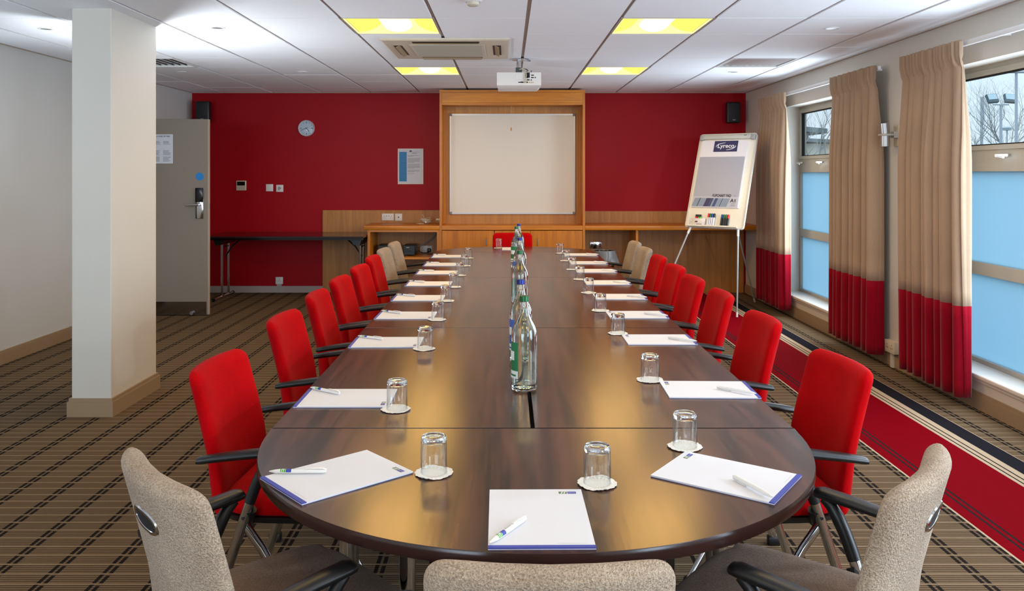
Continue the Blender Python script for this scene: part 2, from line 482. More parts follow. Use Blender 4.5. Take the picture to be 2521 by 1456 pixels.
# ------------------------------------------------------------------ open door
D_Y = 8.50
dr = bpy.data.objects.new('door_1', None); COL.objects.link(dr); dr.location = (XL + .02, D_Y, 0)
struct(dr, 'taupe door standing open beside the red wall', 'door')
DW = .78
M_door = flat('door_laminate', C8(142, 130, 116), .5, nscale=6, namt=.02)
MB().box(0, DW, 0, .044, .012, 2.022, .002, 1).build('panel', M_door, dr)
MB().box(DW - .002, DW + .006, .002, .042, .012, 2.02).build('edge_lipping', flat('door_edge', C8(190, 172, 150), .5), dr, smooth=0)
MB().box(.02, DW - .015, -.002, 0, .015, .145).build('kick_plate', flat('kick_plate_steel', (.42, .40, .38, 1), .14, metal=1.), dr, smooth=0)
h = DW - .09
lk = MB().box(h - .032, h + .048, -.016, 0, 1.00, 1.205, .004, 2).build('lock_plate', M_chrome, dr)
MB().box(h - .032, h + .048, -.03, -.0165, 1.17, 1.315, .006, 2).build('card_reader', M_blackg, lk)
mm = MB(); mm.tube([(h + .01, -.016, 1.143), (h + .01, -.055, 1.143)], .011); mm.tube([(h + .016, -.055, 1.143), (h - .05, -.06, 1.141), (h - .12, -.055, 1.138)], [.011, .010, .009])
mm.build('door_handle', M_chrome, lk)
MB().box(DW, DW + .012, .012, .03, 1.10, 1.15, .002, 1).build('latch', M_steel, dr)
MB().tube([(DW - .16, -.03, .03), (DW - .16, -.01, .03)], .018, 16).build('door_stop', M_steel, dr)
# signs on the door
m = MB(); m.M = Matrix.Translation((0, 0, 0))
m.tube([(0, 0, 0), (0, -.0025, 0)], .0405, 32)
tag(m.build('round_door_sign', flat('sign_blue', C8(0, 128, 205), .4), loc=(XL + .02 + .695, D_Y - .001, 1.431)), 'round blue sign on the open door above the lock', 'sign')
nt = thing('notice_sheet', 'white printed notice in a clear holder on the open door', 'notice', (XL + .02 + .31, D_Y - .001, 1.565))
MB().box(-.11, .11, -.003, 0, 0, .30).build('sheet', M_paper, nt, smooth=0)
m = MB()
tm = text_me('IN CASE OF FIRE', .021, .0004)
RX = Matrix.Rotation(PI / 2, 4, 'X')
m.mesh(tm, Matrix.Translation((0.005, -.0036, .278)) @ RX)
m.build('heading', M_ink, nt, smooth=0, fixn=False)
for cx0, cx1 in ((-.1, -.01), (.01, .095)):
    m = MB()
    for z0, n in ((.23, 5), (.135, 7), (.07, 7)):
        for k in range(n):
            e = cx1 - random.uniform(0, .03)
            z = z0 - k * .0075
            m.poly([(cx0, -.0034, z), (e, -.0034, z), (e, -.0034, z - .003), (cx0, -.0034, z - .003)])
    m.build('text_column', M_grey, nt, smooth=0, fixn=False)
# ------------------------------------------------------------------ windows on the right wall
WX = 3.09                      # room side of the frames
def window(i, y0, y1, parts=True):
    w = bpy.data.objects.new('window_%d' % i, None); COL.objects.link(w); w.location = (WX, y0, 0)
    struct(w, ['window nearest the red wall with frosted lower panes', 'window at the right edge with a clear pane showing floodlights', 'next window along, beside the camera', 'last window, behind the camera'][i - 1], 'window')
    L = y1 - y0; z0, z1 = WZ0, WZ1
    m = MB()
    fb = .038
    m.box(0, .06, fb, L - fb, z0, z0 + .03); m.box(0, .06, fb, L - fb, z1 - .03, z1); m.box(0, .06, 0, fb, z0, z1); m.box(0, .06, L - fb, L, z0, z1)
    m.box(0, .06, fb, L - fb, 1.475, 1.612)            # transom
    m.box(0, .06, fb, L - fb, .80, .88)                # bar between frosted panes
    m.build('frame', M_alu, w, smooth=0)
    # top hung opening sash
    a, b = fb + .001, L - fb - .001; s0, s1 = 1.613, z1 - .031; k = .036
    m = MB()
    m.box(-.012, .05, a + k, b - k, s0, s0 + .03); m.box(-.012, .05, a + k, b - k, s1 - k, s1); m.box(-.012, .05, a, a + k, s0, s1); m.box(-.012, .05, b - k, b, s0, s1)
    sash = m.build('sash', M_alu, w, smooth=0)
    g = MB(); e = .008
    for ya, yb, za, zb in ((a + k, a + k + e, s0 + .03, s1 - k), (b - k - e, b - k, s0 + .03, s1 - k), (a + k + e, b - k - e, s0 + .03, s0 + .038), (a + k + e, b - k - e, s1 - k - e, s1 - k)):
        g.box(.0, .03, ya, yb, za, zb)
    g.build('gasket', M_dark, sash, smooth=0)
    MB().box(.022, .028, a + k, b - k, s0 + .03, s1 - k).build('clear_pane', M_pane, w, smooth=0)
    MB().box(.022, .03, fb, L - fb, .88, 1.475).build('frosted_pane', M_frost, w, smooth=0)
    MB().box(.022, .03, fb, L - fb, z0 + .03, .80).build('frosted_pane', M_frost, w, smooth=0)
    for yy in (L - .08, L - .62):
        m = MB(); m.box(-.03, -.012, yy - .06, yy + .06, 1.566, 1.582, .004, 2); m.tube([(-.02, yy + .03, 1.575), (-.045, yy + .02, 1.572), (-.05, yy - .07, 1.56)], .006, 8)
        m.build('window_handle', M_white, w)
    m = MB(); m.box(XR - WX - .03, 0, -.03, L + .03, WZ0 - .03, WZ0, .008, 3)
    m.box(XR - WX - .012, XR - WX - .001, 0, L, WZ0 - .05, WZ0 - .03)
    m.build('sill', flat('sill_paint', C8(222, 216, 205), .35), w)
    return w
for i, (a, b) in enumerate(WINS): window(i + 1, a, b)

# curtain rails
def rail(y0, y1, label):
    t = thing('curtain_rail', label, 'curtain rail', (XR, (y0 + y1) / 2, 2.275), group='white curtain rails')
    L = (y1 - y0) / 2
    MB().box(-.082, -.056, -L, L, -.016, .016, .004, 2).build('track', M_white, t)
    for k in range(4):
        y = -L + .12 + k * (2 * L - .24) / 3
        MB().box(-.06, 0, y - .012, y + .012, -.01, .006).build('bracket', M_white, t, smooth=0)
rail(6.36, 9.12, 'white curtain rail above the window nearest the red wall')
rail(2.95, 5.82, 'white curtain rail above the window at the right edge')

def curtain(y0, y1, label, seed, lean=0.0):
    """gathered curtain hanging from the rail between y0 and y1"""
    rnd = random.Random(seed)
    t = thing('curtain', label, 'curtain', (2.825, (y0 + y1) / 2, 0), group='tan and crimson curtains')
    W = y1 - y0; nf = 8
    ph = [rnd.uniform(-.35, .35) for _ in range(nf + 1)]
    am = [rnd.uniform(.55, 1.3) for _ in range(nf + 1)]
    wd = [0.]
    for _ in range(nf): wd.append(wd[-1] + rnd.uniform(.6, 1.5))
    wd = [w_ / wd[-1] for w_ in wd]
    N = 132
    def pt(u, z):
        # u 0..1 along, folds deepen towards the hem; tight pinch pleats in the heading tape
        k = max(0., min(1., (2.12 - z) / .55))
        i = max(q for q in range(nf) if wd[q] <= u + 1e-9); f = min(1., (u - wd[i]) / (wd[i + 1] - wd[i])); un = (i + f) / nf
        a = am[i] * (1 - f) + am[i + 1] * f
        p = ph[i] * (1 - f) + ph[i + 1] * f
        s = math.sin(2 * PI * (un * nf) + p * (0.4 + .8 * k) + .25 * math.sin(2.1 * z + seed))
        s = math.copysign(abs(s) ** .8, s)
        deep = (.018 + .036 * k) * a
        head = max(0., min(1., (z - 2.12) / .05))
        fine = (.015 * math.sin(2 * PI * u * 17 + 3 * p) + .005 * math.sin(2 * PI * u * 31 + p)) * head * (1 - .55 * math.exp(-((z - 2.175) / .014) ** 2))
        xx = s * deep * (1 - .65 * head) + fine
        pinch = math.exp(-((z - 2.125) / .022) ** 2) * .012
        wid = W * (.93 + .07 * min(1, k * 1.3))
        yy = (u - .5) * wid + .020 * math.sin(2 * PI * un * nf + 1.3 + p) * (1 - head)
        return (xx - .020 * head, yy, z)
    def sheet(zs, name, mat):
        m = MB()
        rows = [[m.bm.verts.new(pt(j / N, z)) for j in range(N + 1)] for z in zs]
        for i in range(len(rows) - 1):
            for j in range(N): m.bm.faces.new((rows[i][j], rows[i][j + 1], rows[i + 1][j + 1], rows[i + 1][j]))
        o = m.build(name, mat, t, smooth=180)
        md = o.modifiers.new('cloth_thickness', 'SOLIDIFY'); md.thickness = .003; md.offset = 0
        return o
    zt = [2.29, 2.275, 2.255, 2.23, 2.20, 2.17, 2.15, 2.14, 2.13, 2.12, 2.11, 2.095, 2.07, 2.03] + [1.98 - .0893 * k for k in range(16)]
    zt[-1] = .64
    sheet(zt, 'upper_cloth', M_tan)
    sheet([.64 - .0 - (.64 - .075) * k / 8 for k in range(9)], 'hem_band', M_crim)
curtain(8.35, 9.20, 'curtain closest to the red wall, tan over crimson', 3)
curtain(6.30, 7.20, 'tan and crimson curtain hanging left of the wall light', 5)
curtain(5.09, 5.92, 'large tan and crimson curtain right of the wall light', 8)

# ------------------------------------------------------------------ wall lights
def sconce(loc, rz, label):
    """up and down cylinder light; wall is at local x = +0.10"""
    t = thing('wall_light', label, 'wall light', loc, rz, group='steel cylinder wall lights')
    MB().box(.085, .1, -.045, .045, -.085, .075, .003, 1).build('back_plate', M_cream, t)
    m = MB(); m.M = Matrix.Rotation(math.radians(-5), 4, 'Y')
    m.lathe([(.030, .01), (.034, .01), (.034, .088), (.030, .088), (.029, .03), (0.0, .03)], 32); m.build('upper_tube', M_steel, t)
    MB().lathe([(.030, -.006), (.034, -.006), (.034, -.085), (.030, -.085), (.029, -.03), (0., -.03)], 32).build('lower_tube', M_steel, t)
    m = MB(); m.box(-.036, .06, -.040, .040, -.006, .009, .003, 1); m.box(.055, .088, -.028, .028, -.022, .026, .003, 1); m.build('bracket', M_alu, t)
    return t
s1 = sconce((2.83, 6.20, 1.75), 0, 'brushed steel cylinder wall light between the two near curtains')
s2 = dup(s1, ((PX0 + PX1) / 2, PY1 + .10, 1.30), -PI / 2, 'added unseen steel cylinder wall light on the far face of the pillar')  # hidden fixture added to carry the light from behind the pillar

s3 = dup(s1, (XL + .1, 4.1, 1.75), PI, 'added unseen steel cylinder wall light on the left wall, out to the left of the camera')  # this and the next four: unseen wall lights added as ceiling and room fill
s4 = dup(s1, (XL + .1, .9, 1.75), PI, 'added unseen steel cylinder wall light on the left wall beside the camera')
s7 = dup(s1, (XL + .1, 5.75, 1.62), PI, 'added unseen steel cylinder wall light on the left wall just outside the picture')
s5 = dup(s1, (2.83, 2.88, 1.75), 0, 'added unseen steel cylinder wall light between the windows beside the camera')
s6 = dup(s1, (2.83, -.32, 1.75), 0, 'added unseen steel cylinder wall light on the window wall behind the camera')
# sockets, switches ------------------------------------------------
def plate(name, label, cat, loc, w, h, holes=(), mat=None, d=.009, rz=0., group=None, hm=None):
    """wall plate; local -y faces the room"""
    t = thing(name, label, cat, loc, rz, group)
    MB().box(-w / 2, w / 2, -d, 0, -h / 2, h / 2, .002, 2).build('face_plate', mat or M_white, t)
    if holes:
        m = MB()
        for x, z, a, b in holes: m.box(x - a / 2, x + a / 2, -d - .0008, -d + .001, z - b / 2, z + b / 2)
        m.build('socket_holes', hm or M_dark, t, smooth=0)
    return t
def uk(x0, z0=0): return [(x0, z0 + .016, .006, .008), (x0 - .011, z0 - .006, .007, .005), (x0 + .011, z0 - .006, .007, .005)]
WB = YB - .0005
def bw(px, py): return atY(px, py, WB)
t = thing('thermostat', 'cream controller with a dark display on the red wall', 'thermostat', bw(595, 457))
MB().box(-.06, .06, -.02, 0, -.06, .06, .003, 2).build('case', M_cream, t); MB().box(-.05, .046, -.0212, -.019, .0, .048).build('display', M_blackg, t, smooth=0)
MB().box(-.05, .046, -.0212, -.019, -.052, -.006).build('flap', flat('thermostat_flap', C8(180, 170, 150), .4), t, smooth=0)
t = plate('wall_switch', 'plain white switch plate on the red wall, beside the data socket', 'switch', bw(664, 462.5), .087, .087); MB().box(-.026, .026, -.0115, -.009, -.028, .028, .001, 1).build('rocker', M_white, t)
plate('data_socket', 'white square socket with black slots on the red wall', 'socket', bw(689, 464), .087, .087, [(-.009, 0, .008, .042), (.008, .002, .008, .02), (-.03, 0, .005, .006), (.028, 0, .005, .006)])
t = plate('wall_socket', 'low white single socket just above the grey skirting', 'socket', bw(688, 691), .09, .087, uk(0, -.002))
MB().box(-.03, .03, -.012, 0, -.135, -.0436).build('conduit', M_skirt2, t, smooth=0)
WP = YB - .0165        # face of the wall panels
def wp(px, py): return atY(px, py, WP)
plate('double_socket', 'white double socket on the oak panel left of the whiteboard', 'socket', wp(955, 534.5), .146, .084, uk(-.042, -.006) + uk(.042, -.006) + [(-.015, .012, .012, .006), (.012, .012, .012, .006)])
plate('aerial_socket', 'white single socket with one black hole on the oak panel', 'socket', wp(981.5, 535), .087, .087, [(0, 0, .014, .014)])
plate('steel_socket', 'chrome and black double socket under the right counter', 'socket', wp(1467, 604), .146, .084, uk(-.040, -.004) + uk(.040, -.004) + [(0, -.012, .018, .05), (-.05, -.002, .012, .05), (.05, -.002, .012, .05)], mat=M_chrome, hm=M_blackg)
t = thing('socket_box', 'cream double socket box low on the window wall', 'socket', (XR, 6.24, .155), 0)
MB().box(-.05, 0, -.075, .075, -.045, .045, .003, 2).build('box', M_cream, t)
m = MB()
for y in (-.035, .035):
    for dy, dz in ((0, .014), (-.011, -.008), (.011, -.008)): m.box(-.0508, -.049, y + dy - .003, y + dy + .003, dz - .004, dz + .004)
m.build('socket_holes', M_dark, t, smooth=0)
MB().box(-.035, -.02, -.02, .02, -.155, -.045).build('conduit', M_cream, t, smooth=0)

# ------------------------------------------------------------------ ceiling things
def sheet_emit(name, c, s): return emit(name, c, s)
M_lampY = sheet_emit('lit_housing', (1.0, .93, .40, 1), 1.2)
M_lampY2 = sheet_emit('lit_yellow_reflector', (1.0, .90, .16, 1), 1.2)
M_lampW = sheet_emit('lit_lamp_basket', (1.0, .95, .66, 1), 2.2)
def ceiling_light(label):
    t = thing('ceiling_light', label, 'ceiling light', (0, 0, H), group='lit yellow square ceiling lights')
    a = .283
    m = MB()
    for x0, x1, y0, y1 in ((-.3, -a - .0045, -.3, .3), (a + .0045, .3, -.3, .3), (-a - .004, a + .004, -.3, -a - .0045), (-a - .004, a + .004, a + .0045, .3)): m.box(x0, x1, y0, y1, 0.001, .022)
    m.build('frame', M_bar, t, smooth=0)
    m = MB()
    for x0, x1, y0, y1 in ((-a - .004, -a, -a, a), (a, a + .004, -a, a), (-a, a, -a - .004, -a), (-a, a, a, a + .004)): m.box(x0, x1, y0, y1, .0, .16)
    m.box(-a, a, -a, a, .155, .16)
    m.build('housing', M_lampY, t, smooth=0)
    # two curved wings: the reflector rises from the sides towards the middle
    m = MB()
    def wing(sx):
        L = []
        for k in range(13):
            th = k / 12 * PI / 2
            x = sx * (a - .002 - (a - .11) * math.sin(th)); z = .012 + .11 * (1 - math.cos(th))
            L.append([(x, -a + .004, z), (x, a - .004, z)])
        m.loft(L, cap=False, closed=False)
    wing(1); wing(-1)
    m.build('reflector', M_lampY2, t, smooth=80)
    m = MB()
    L = []
    for k in range(17):
        th = PI * k / 16
        x = -.10 * math.cos(th); z = .060 - .052 * math.sin(th)
        L.append([(x, -a + .03, z), (x, a - .03, z)])
    m.loft(L, cap=False, closed=False)
    m.build('basket', M_lampW, t, smooth=80)
    return t
names = {(0, 0): 'yellow lit ceiling light in front of the air conditioner', (1, 0): 'large yellow lit ceiling light right of the air conditioner',
         (0, 1): 'yellow lit ceiling light behind the air conditioner', (1, 1): 'smaller yellow lit ceiling light far right, beyond the projector',
         (0, 2): 'yellow ceiling light above the near left of the table', (1, 2): 'yellow ceiling light above the near right of the table',
         (0, 3): 'yellow ceiling light left of the camera', (1, 3): 'yellow ceiling light right of the camera',
         (0, 4): 'yellow ceiling light behind the camera, left', (1, 4): 'yellow ceiling light behind the camera, right'}
cl = None
LAMPS = []
for j, ly in enumerate(LIGHT_Y):
    for i, (lx, _) in enumerate(LIGHT_X):
        p = (lx + .3, ly + .3035, H)
        if cl is None: cl = ceiling_light(names[i, j]); cl.location = p
        else: dup(cl, p, 0, names[i, j])
        LAMPS.append(p)

def vent(label, x, y):
    t = thing('ceiling_vent', label, 'vent', (x + .3, y + .3035, H), group='slatted ceiling vents')
    m = MB(); a = .27
    for x0, x1, y0, y1 in ((-.287, -a, -.3, .3), (a, .287, -.3, .3), (-a, a, -.3, -a), (-a, a, a, .3)): m.box(x0, x1, y0, y1, -.003, .02)
    m.build('frame', M_white, t, smooth=0)
    m = MB(); m.box(-a, a, -a, a, .10, .105); m.box(-a - .004, -a, -a, a, 0.02, .1); m.box(a, a + .004, -a, a, 0.02, .1); m.box(-a, a, -a - .004, -a, 0.02, .1); m.box(-a, a, a, a + .004, 0.02, .1)
    m.build('duct', M_dark, t, smooth=0)
    for k in range(9):
        x = -a + .03 + k * .06
        m = MB(); m.M = Matrix.Translation((x, 0, .02)) @ Matrix.Rotation(math.radians(38), 4, 'Y')
        m.box(-.024, .024, -a, a, -.0015, .0015); m.build('slat', M_white, t, smooth=0)
    return t
vent('slatted air vent in the ceiling above the curtains', *VENTS[0])
vent('slatted air vent in the ceiling beside the pillar', *VENTS[1])
def downlight(label, x, y):
    t = thing('downlight', label, 'downlight', (x, y, H), group='small unlit round downlights')
    MB().lathe([(.036, -.002), (.042, -.005), (.05, -.003), (.051, .002), (.036, .002)], 32, closed=True).build('ring', M_white, t)
    MB().lathe([(0, .0005), (.036, .0005), (.034, -.001), (.012, -.0006), (0, -.0008)], 24).build('lamp', M_steel, t)
    return t
d0 = None
for lab, px, py in (('unlit downlight left of the pillar', 113, 71), ('unlit downlight in the bright ceiling patch right of the pillar', 535, 68.5), ('unlit downlight beyond the left vent', 447, 177),
                    ('unlit downlight left of the far yellow light', 745, 177), ('unlit downlight in the ceiling nearest the window wall', 2047, 70), ('unlit downlight just beyond the right vent', 1805, 177)):
    p = atZ(px, py, H)
    if d0 is None: d0 = downlight(lab, p.x, p.y)
    else: dup(d0, (p.x, p.y, H), 0, lab)
t = thing('smoke_detector', 'round white smoke detector at the top edge of the ceiling', 'smoke detector', (-.195, 4.70, H))
MB().lathe([(.052, 0), (.055, -.012), (.045, -.02), (0, -.021)], 32).build('base', M_white, t)
MB().lathe([(.034, -.02), (.034, -.036), (.026, -.042), (0, -.044)], 32).build('sensor_head', M_cream, t)

# air conditioning cassette
t = thing('air_conditioner', 'cream ceiling cassette air conditioner with four louvred outlets', 'air conditioner', (-.458, 6.55, H))
A, B = .475, .495
m = MB()
m.loft([[(-A, -B, 0), (A, -B, 0), (A, B, 0), (-A, B, 0)], [(-A, -B, -.010), (A, -B, -.010), (A, B, -.010), (-A, B, -.010)], [(-A + .012, -B + .012, -.018), (A - .012, -B + .012, -.018), (A - .012, B - .012, -.018), (-A + .012, B - .012, -.018)]])
m.build('panel', M_cream, t, smooth=0)
g = MB().box(-.285, .285, -.30, .30, -.024, -.018, .003, 1).build('intake_grille', flat('grille_cream', C8(196, 192, 176), .5), t)
m = MB()
for k in range(26): m.box(-.26, .26, -.28 + k * .0215, -.275 + k * .0215, -.0245, -.0238)
m.build('grille_slots', flat('grille_slot', C8(150, 144, 130), .6), g, smooth=0)
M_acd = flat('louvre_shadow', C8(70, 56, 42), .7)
for k in range(4):
    o = MB()
    o.M = Matrix.Rotation(PI / 2 * k, 4, 'Z')
    d = (B if k % 2 == 0 else A) - .105
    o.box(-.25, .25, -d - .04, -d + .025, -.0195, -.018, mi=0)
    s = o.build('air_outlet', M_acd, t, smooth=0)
    q = MB(); q.M = Matrix.Rotation(PI / 2 * k, 4, 'Z') @ Matrix.Translation((0, -d - .005, -.024)) @ Matrix.Rotation(math.radians(25), 4, 'X')
    q.box(-.245, .245, -.02, .02, -.002, .002); q.build('louvre', flat('louvre_cream', C8(160, 140, 112), .5), s, smooth=0)

# projector on its pole
t = thing('projector', 'white projector hanging from a chrome ceiling pole', 'projector', (.10, 7.1, H))
x0, x1 = -.19, .19
zt_, zb = -.125, -.235
m = MB()
m.loft([[(x0, 0, zt_), (x1, 0, zt_), (x1, .02, zt_ + .004), (x1 - .01, .26, zt_ + .004), (x0 + .01, .26, zt_ + .004), (x0, .02, zt_ + .004)],
        [(x0, 0, zb), (x1, 0, zb), (x1, .02, zb - .004), (x1 - .01, .26, zb - .01), (x0 + .01, .26, zb - .01), (x0, .02, zb - .004)],
        [(x0 + .01, .05, zb - .028), (x1 - .03, .05, zb - .028), (x1 - .03, .06, zb - .03), (x1 - .03, .24, zb - .03), (x0 + .01, .24, zb - .03), (x0 + .01, .06, zb - .03)]])
m.build('body', M_white, t, smooth=30)
m = MB()
for cx, cz, w, h in ((.03, -.137, .045, .045), (.075, -.137, .024, .009), (.075, -.157, .024, .009), (.10, -.157, .010, .010), (.03, -.157, .01, .01), (.04, -.177, .024, .009), (.065, -.178, .01, .01), (-.035, -.198, .022, .008), (-.015, -.197, .018, .011), (.005, -.199, .022, .007), (.028, -.198, .018, .01)):
    m.box(cx - w / 2 + .04, cx + w / 2 + .04, -.0012, .002, cz - h / 2 - .012, cz + h / 2 - .012)
m.build('ports', M_blackg, t, smooth=0)
MB().box(-.03, .03, -.004, .002, -.19, -.135, .002, 1).build('cover_plate', M_white, t)
m = MB()
for cx in (.05, .062, .09, .105, .12): m.tube([(cx, .001, -.212), (cx, -.006, -.212)], .004, 10)
m.build('jack_sockets', flat('brass', C8(190, 150, 60), .3, metal=.8), t)
m = MB(); m.tube([(0, .09, 0), (0, .09, -.085)], .021, 24); m.build('pole', M_chrome, t)
m = MB(); m.box(-.055, .055, .03, .15, -.008, 0, .001, 1); m.build('ceiling_plate', M_steel, t)
m = MB(); m.box(-.028, .028, .06, .12, -.118, -.075); m.box(-.075, .02, .06, .12, -.122, -.117); m.box(.0, .13, .09, .13, -.121, -.116); m.box(.105, .112, .09, .13, -.118, -.098)
m.build('mount_bracket', flat('dark_steel', C8(78, 84, 82), .4, metal=.7), t, smooth=0)
m = MB(); m.tube([(.02, .06, -.09), (.045, .04, -.088), (.07, .03, -.098), (.078, .03, -.108), (.06, .03, -.112), (.045, .035, -.105), (.04, .05, -.1)], .004, 8)
m.build('black_cable', M_black, t)
m = MB()
for r in (.0, .012): m.tube([(.005 + r, .05, -.095), (.025 + r, .02, -.088), (.045 + r, 0, -.105), (.05 + r, -.01, -.15), (.046 + r, -.012, -.20), (.046 + r, -.003, -.213)], .0045, 8)
m.build('cream_cables', M_cream, t)
m = MB(); m.tube([(.04, .05, -.006), (.075, .03, -.014), (.1, .02, -.024)], [.009, .012, .006], 8); m.build('cable_clip', M_steel, t)
# ------------------------------------------------------------------ joinery on the red wall
FY = 9.60                        # front of the counters
# wall panels
def wpanel(x0, x1, z0, z1, label):
    o = MB().box(0, x1 - x0, -.016, 0, z0, z1, .001, 1).build('oak_wall_panel', M_oakp, loc=(x0, YB, 0)); return tag(o, label, 'wall panel')
wpanel(-2.267, -.79, .0, 1.012, 'oak panel on the red wall left of the whiteboard unit')
wpanel(.905, XR - .03, .0, 1.0, 'oak panel on the red wall right of the whiteboard unit')

# central unit around the whiteboard
U0, U1 = -.787, .902
t = thing('whiteboard_unit', 'tall oak unit framing the whiteboard, with doors below', 'wall unit', ((U0 + U1) / 2, YB - .018, 0))
hw = (U1 - U0) / 2; D = FY - (YB - .018)      # negative: towards the room
for s in (-1, 1):
    MB().box(s * hw, s * (hw - .026), D, 0, 0, H - .02).build('side_panel', M_oak, t, smooth=0)
    MB().box(s * (hw - .026), s * (hw - .05), D + .30, D + .315, .86, 2.29).build('inner_bead', M_oak, t, smooth=0)
MB().box(-hw + .026, hw - .026, D + .32, D + .34, .80, H - .02).build('back_panel', M_oakp, t, smooth=0)
m = MB(); m.box(-hw + .026, hw - .026, D - .004, D + .02, 2.284, 2.405, .002, 1); m.box(-hw, hw, D - .012, D + .3, 2.405, 2.432); m.box(-hw + .026, hw - .026, D + .01, D + .32, 2.26, 2.284)
m.build('fascia', M_oakx, t, smooth=30)
MB().box(-hw + .026, hw - .026, D, D + .32, .805, .857, .003, 1).build('ledge', M_oakx, t)
MB().box(-hw + .026, hw - .026, D + .05, D + .08, 0, .09).build('plinth', M_oakx, t, smooth=0)
c0 = -(U0 + U1) / 2
for a, b, hx in ((U0 + .03, U0 + .633, 1197), (U0 + .639, U1 - .637, None), (U1 - .633, U1 - .03, 1324)):
    d = MB().box(a + c0, b + c0, D, D + .02, .092, .798, .002, 1).build('door', M_oak, t)
    if hx:
        p = atY(hx, 595, FY); x = p.x + c0
        q = MB(); q.tube([(x, D - .001, .625), (x, D - .022, .637), (x, D - .022, .70), (x, D - .001, .712)], .006, 10); q.build('door_handle', M_chrome, d)

# whiteboard
wt = thing('whiteboard', 'large blank whiteboard in a thin aluminium frame', 'whiteboard', (.0605, FY + .318, 1.577))
M_board = flat('whiteboard_enamel', C8(214, 206, 195), .3)
MB().box(-.735, .735, -.014, -.002, -.585, .585).build('board', M_board, wt, smooth=0)
m = MB()
for a, b, c, d in ((-.75, .75, .583, .6), (-.75, .75, -.6, -.583), (-.75, -.733, -.583, .583), (.733, .75, -.583, .583)): m.box(a, b, -.02, -.002, c, d)
m.build('frame', flat('board_frame', C8(190, 190, 192), .35, metal=.4), wt, smooth=0)
for x in (-.737, .737):
    for z in (-.587, .587): MB().box(x - .0155, x + .0155, -.0215, -.001, z - .0155, z + .0155, .003, 2).build('corner_cap', flat('cap_grey', C8(120, 124, 130), .5), wt)
t = thing('pull_cord', 'thin pull cord with a wooden acorn hanging before the whiteboard', 'pull cord', (0, 0, 0))
p = atY(1258.5, 318, FY + .14); t.location = (p.x, FY + .14, p.z)
MB().tube([(0, 0, .01), (.001, 0, .15), (0, 0, 2.258 - p.z)], .0013, 6).build('cord', M_cream, t)
MB().lathe([(0, -.022), (.006, -.019), (.009, -.008), (.007, .004), (.004, .010), (.007, .014), (.004, .018), (0, .019)], 16).build('acorn', flat('acorn_wood', C8(196, 140, 60), .45), t)

# left counter
t = thing('side_counter', 'oak counter with an open shelf left of the whiteboard unit', 'counter', (-1.225, YB - .018, 0))
L0, L1 = -1.664 + 1.225, U0 + 1.225 - .001
MB().box(L0, L1, D, 0, .808, .857, .004, 2).build('worktop', M_oakx, t)
MB().box(L0 + .04, L0 + .07, D + .012, 0, 0, .807).build('side_panel', M_oak, t, smooth=0)
MB().box(L1 - .03, L1, D + .012, 0, 0, .807).build('side_panel', M_oak, t, smooth=0)
MB().box(L0 + .07, L1 - .03, D + .012, D + .032, .782, .807).build('rail', M_oakx, t, smooth=0)
MB().box(L0 + .07, L1 - .03, D + .03, 0, .463, .488).build('shelf', M_oakx, t, smooth=0)
# right counter
t = thing('long_counter', 'long oak counter running from the whiteboard unit to the window wall', 'counter', (U1, YB - .018, 0))
W_ = XR - U1 - .004
MB().box(.001, W_, D, 0, .805, .857, .004, 2).build('worktop', M_oakx, t)
x = 1.513 - U1; MB().box(x - .014, x + .014, D + .05, 0, 0, .804).build('support_panel', M_oak, t, smooth=0)

# things on / in the left counter
def amp(label, x0, x1, z1, y, det):
    t = thing('amplifier', label, 'amplifier', ((x0 + x1) / 2, y, .4885)); w = (x1 - x0) / 2
    MB().box(-w, w, 0, .26, .012, z1, .004, 1).build('case', M_black, t)
    m = MB()
    for sx in (-1, 1):
        for yy in (.03, .23): m.tube([(sx * (w - .03), yy, 0), (sx * (w - .03), yy, .014)], .014, 12)
    m.build('feet', M_blackg, t)
    if det:
        m = MB(); m.box(-.035, .0, -.002, .002, z1 - .028, z1 - .02); m.build('display', M_inkg, t, smooth=0)
        m = MB()
        for k in range(2):
            for j in range(2): m.tube([(-.03 + k * .035, -.001, .055 + j * .02), (-.03 + k * .035, -.008, .055 + j * .02)], .009, 14)
        m.build('knobs', M_blackg, t)
amp('wide black audio box on the shelf, half behind the chair', -1.53, -1.30, .125, 9.78, False)
amp('small black amplifier with buttons on the shelf by the socket', -1.225, -1.09, .125, 9.76, True)
pl = plate('plug_socket', 'white double socket with a black plug, inside the shelf opening', 'socket', wp(1049, 613.5), .146, .086, uk(-.042, -.004))
t = thing('plug', 'black plug pushed into the socket in the shelf opening', 'plug', (pl.location.x + .04, WP - .0095, pl.location.z - .012))
MB().box(-.023, .023, -.035, 0, -.023, .023, .008, 3).build('plug_body', M_black, t)
m = MB(); m.tube([(-.005, -.02, -.024), (-.03, -.03, -.029), (-.07, -.06, -.029), (-.10, -.10, -.01), (-.12, -.14, .01)], .004, 8); m.build('power_lead', M_black, t)
m = MB()
for dx in (0, .012):
    m.tube([(-.84 + dx, YB - .03, .80), (-.86 + dx, YB - .05, .74), (-.93 + dx, YB - .06, .66), (-1.02 + dx, YB - .07, .60), (-1.09 + dx, YB - .09, .575), (-1.14 + dx, YB - .12, .57)], .004, 8)
tag(m.build('audio_cable', flat('grey_cable', C8(150, 145, 138), .5)), 'pale cables trailing down inside the shelf opening', 'cable')
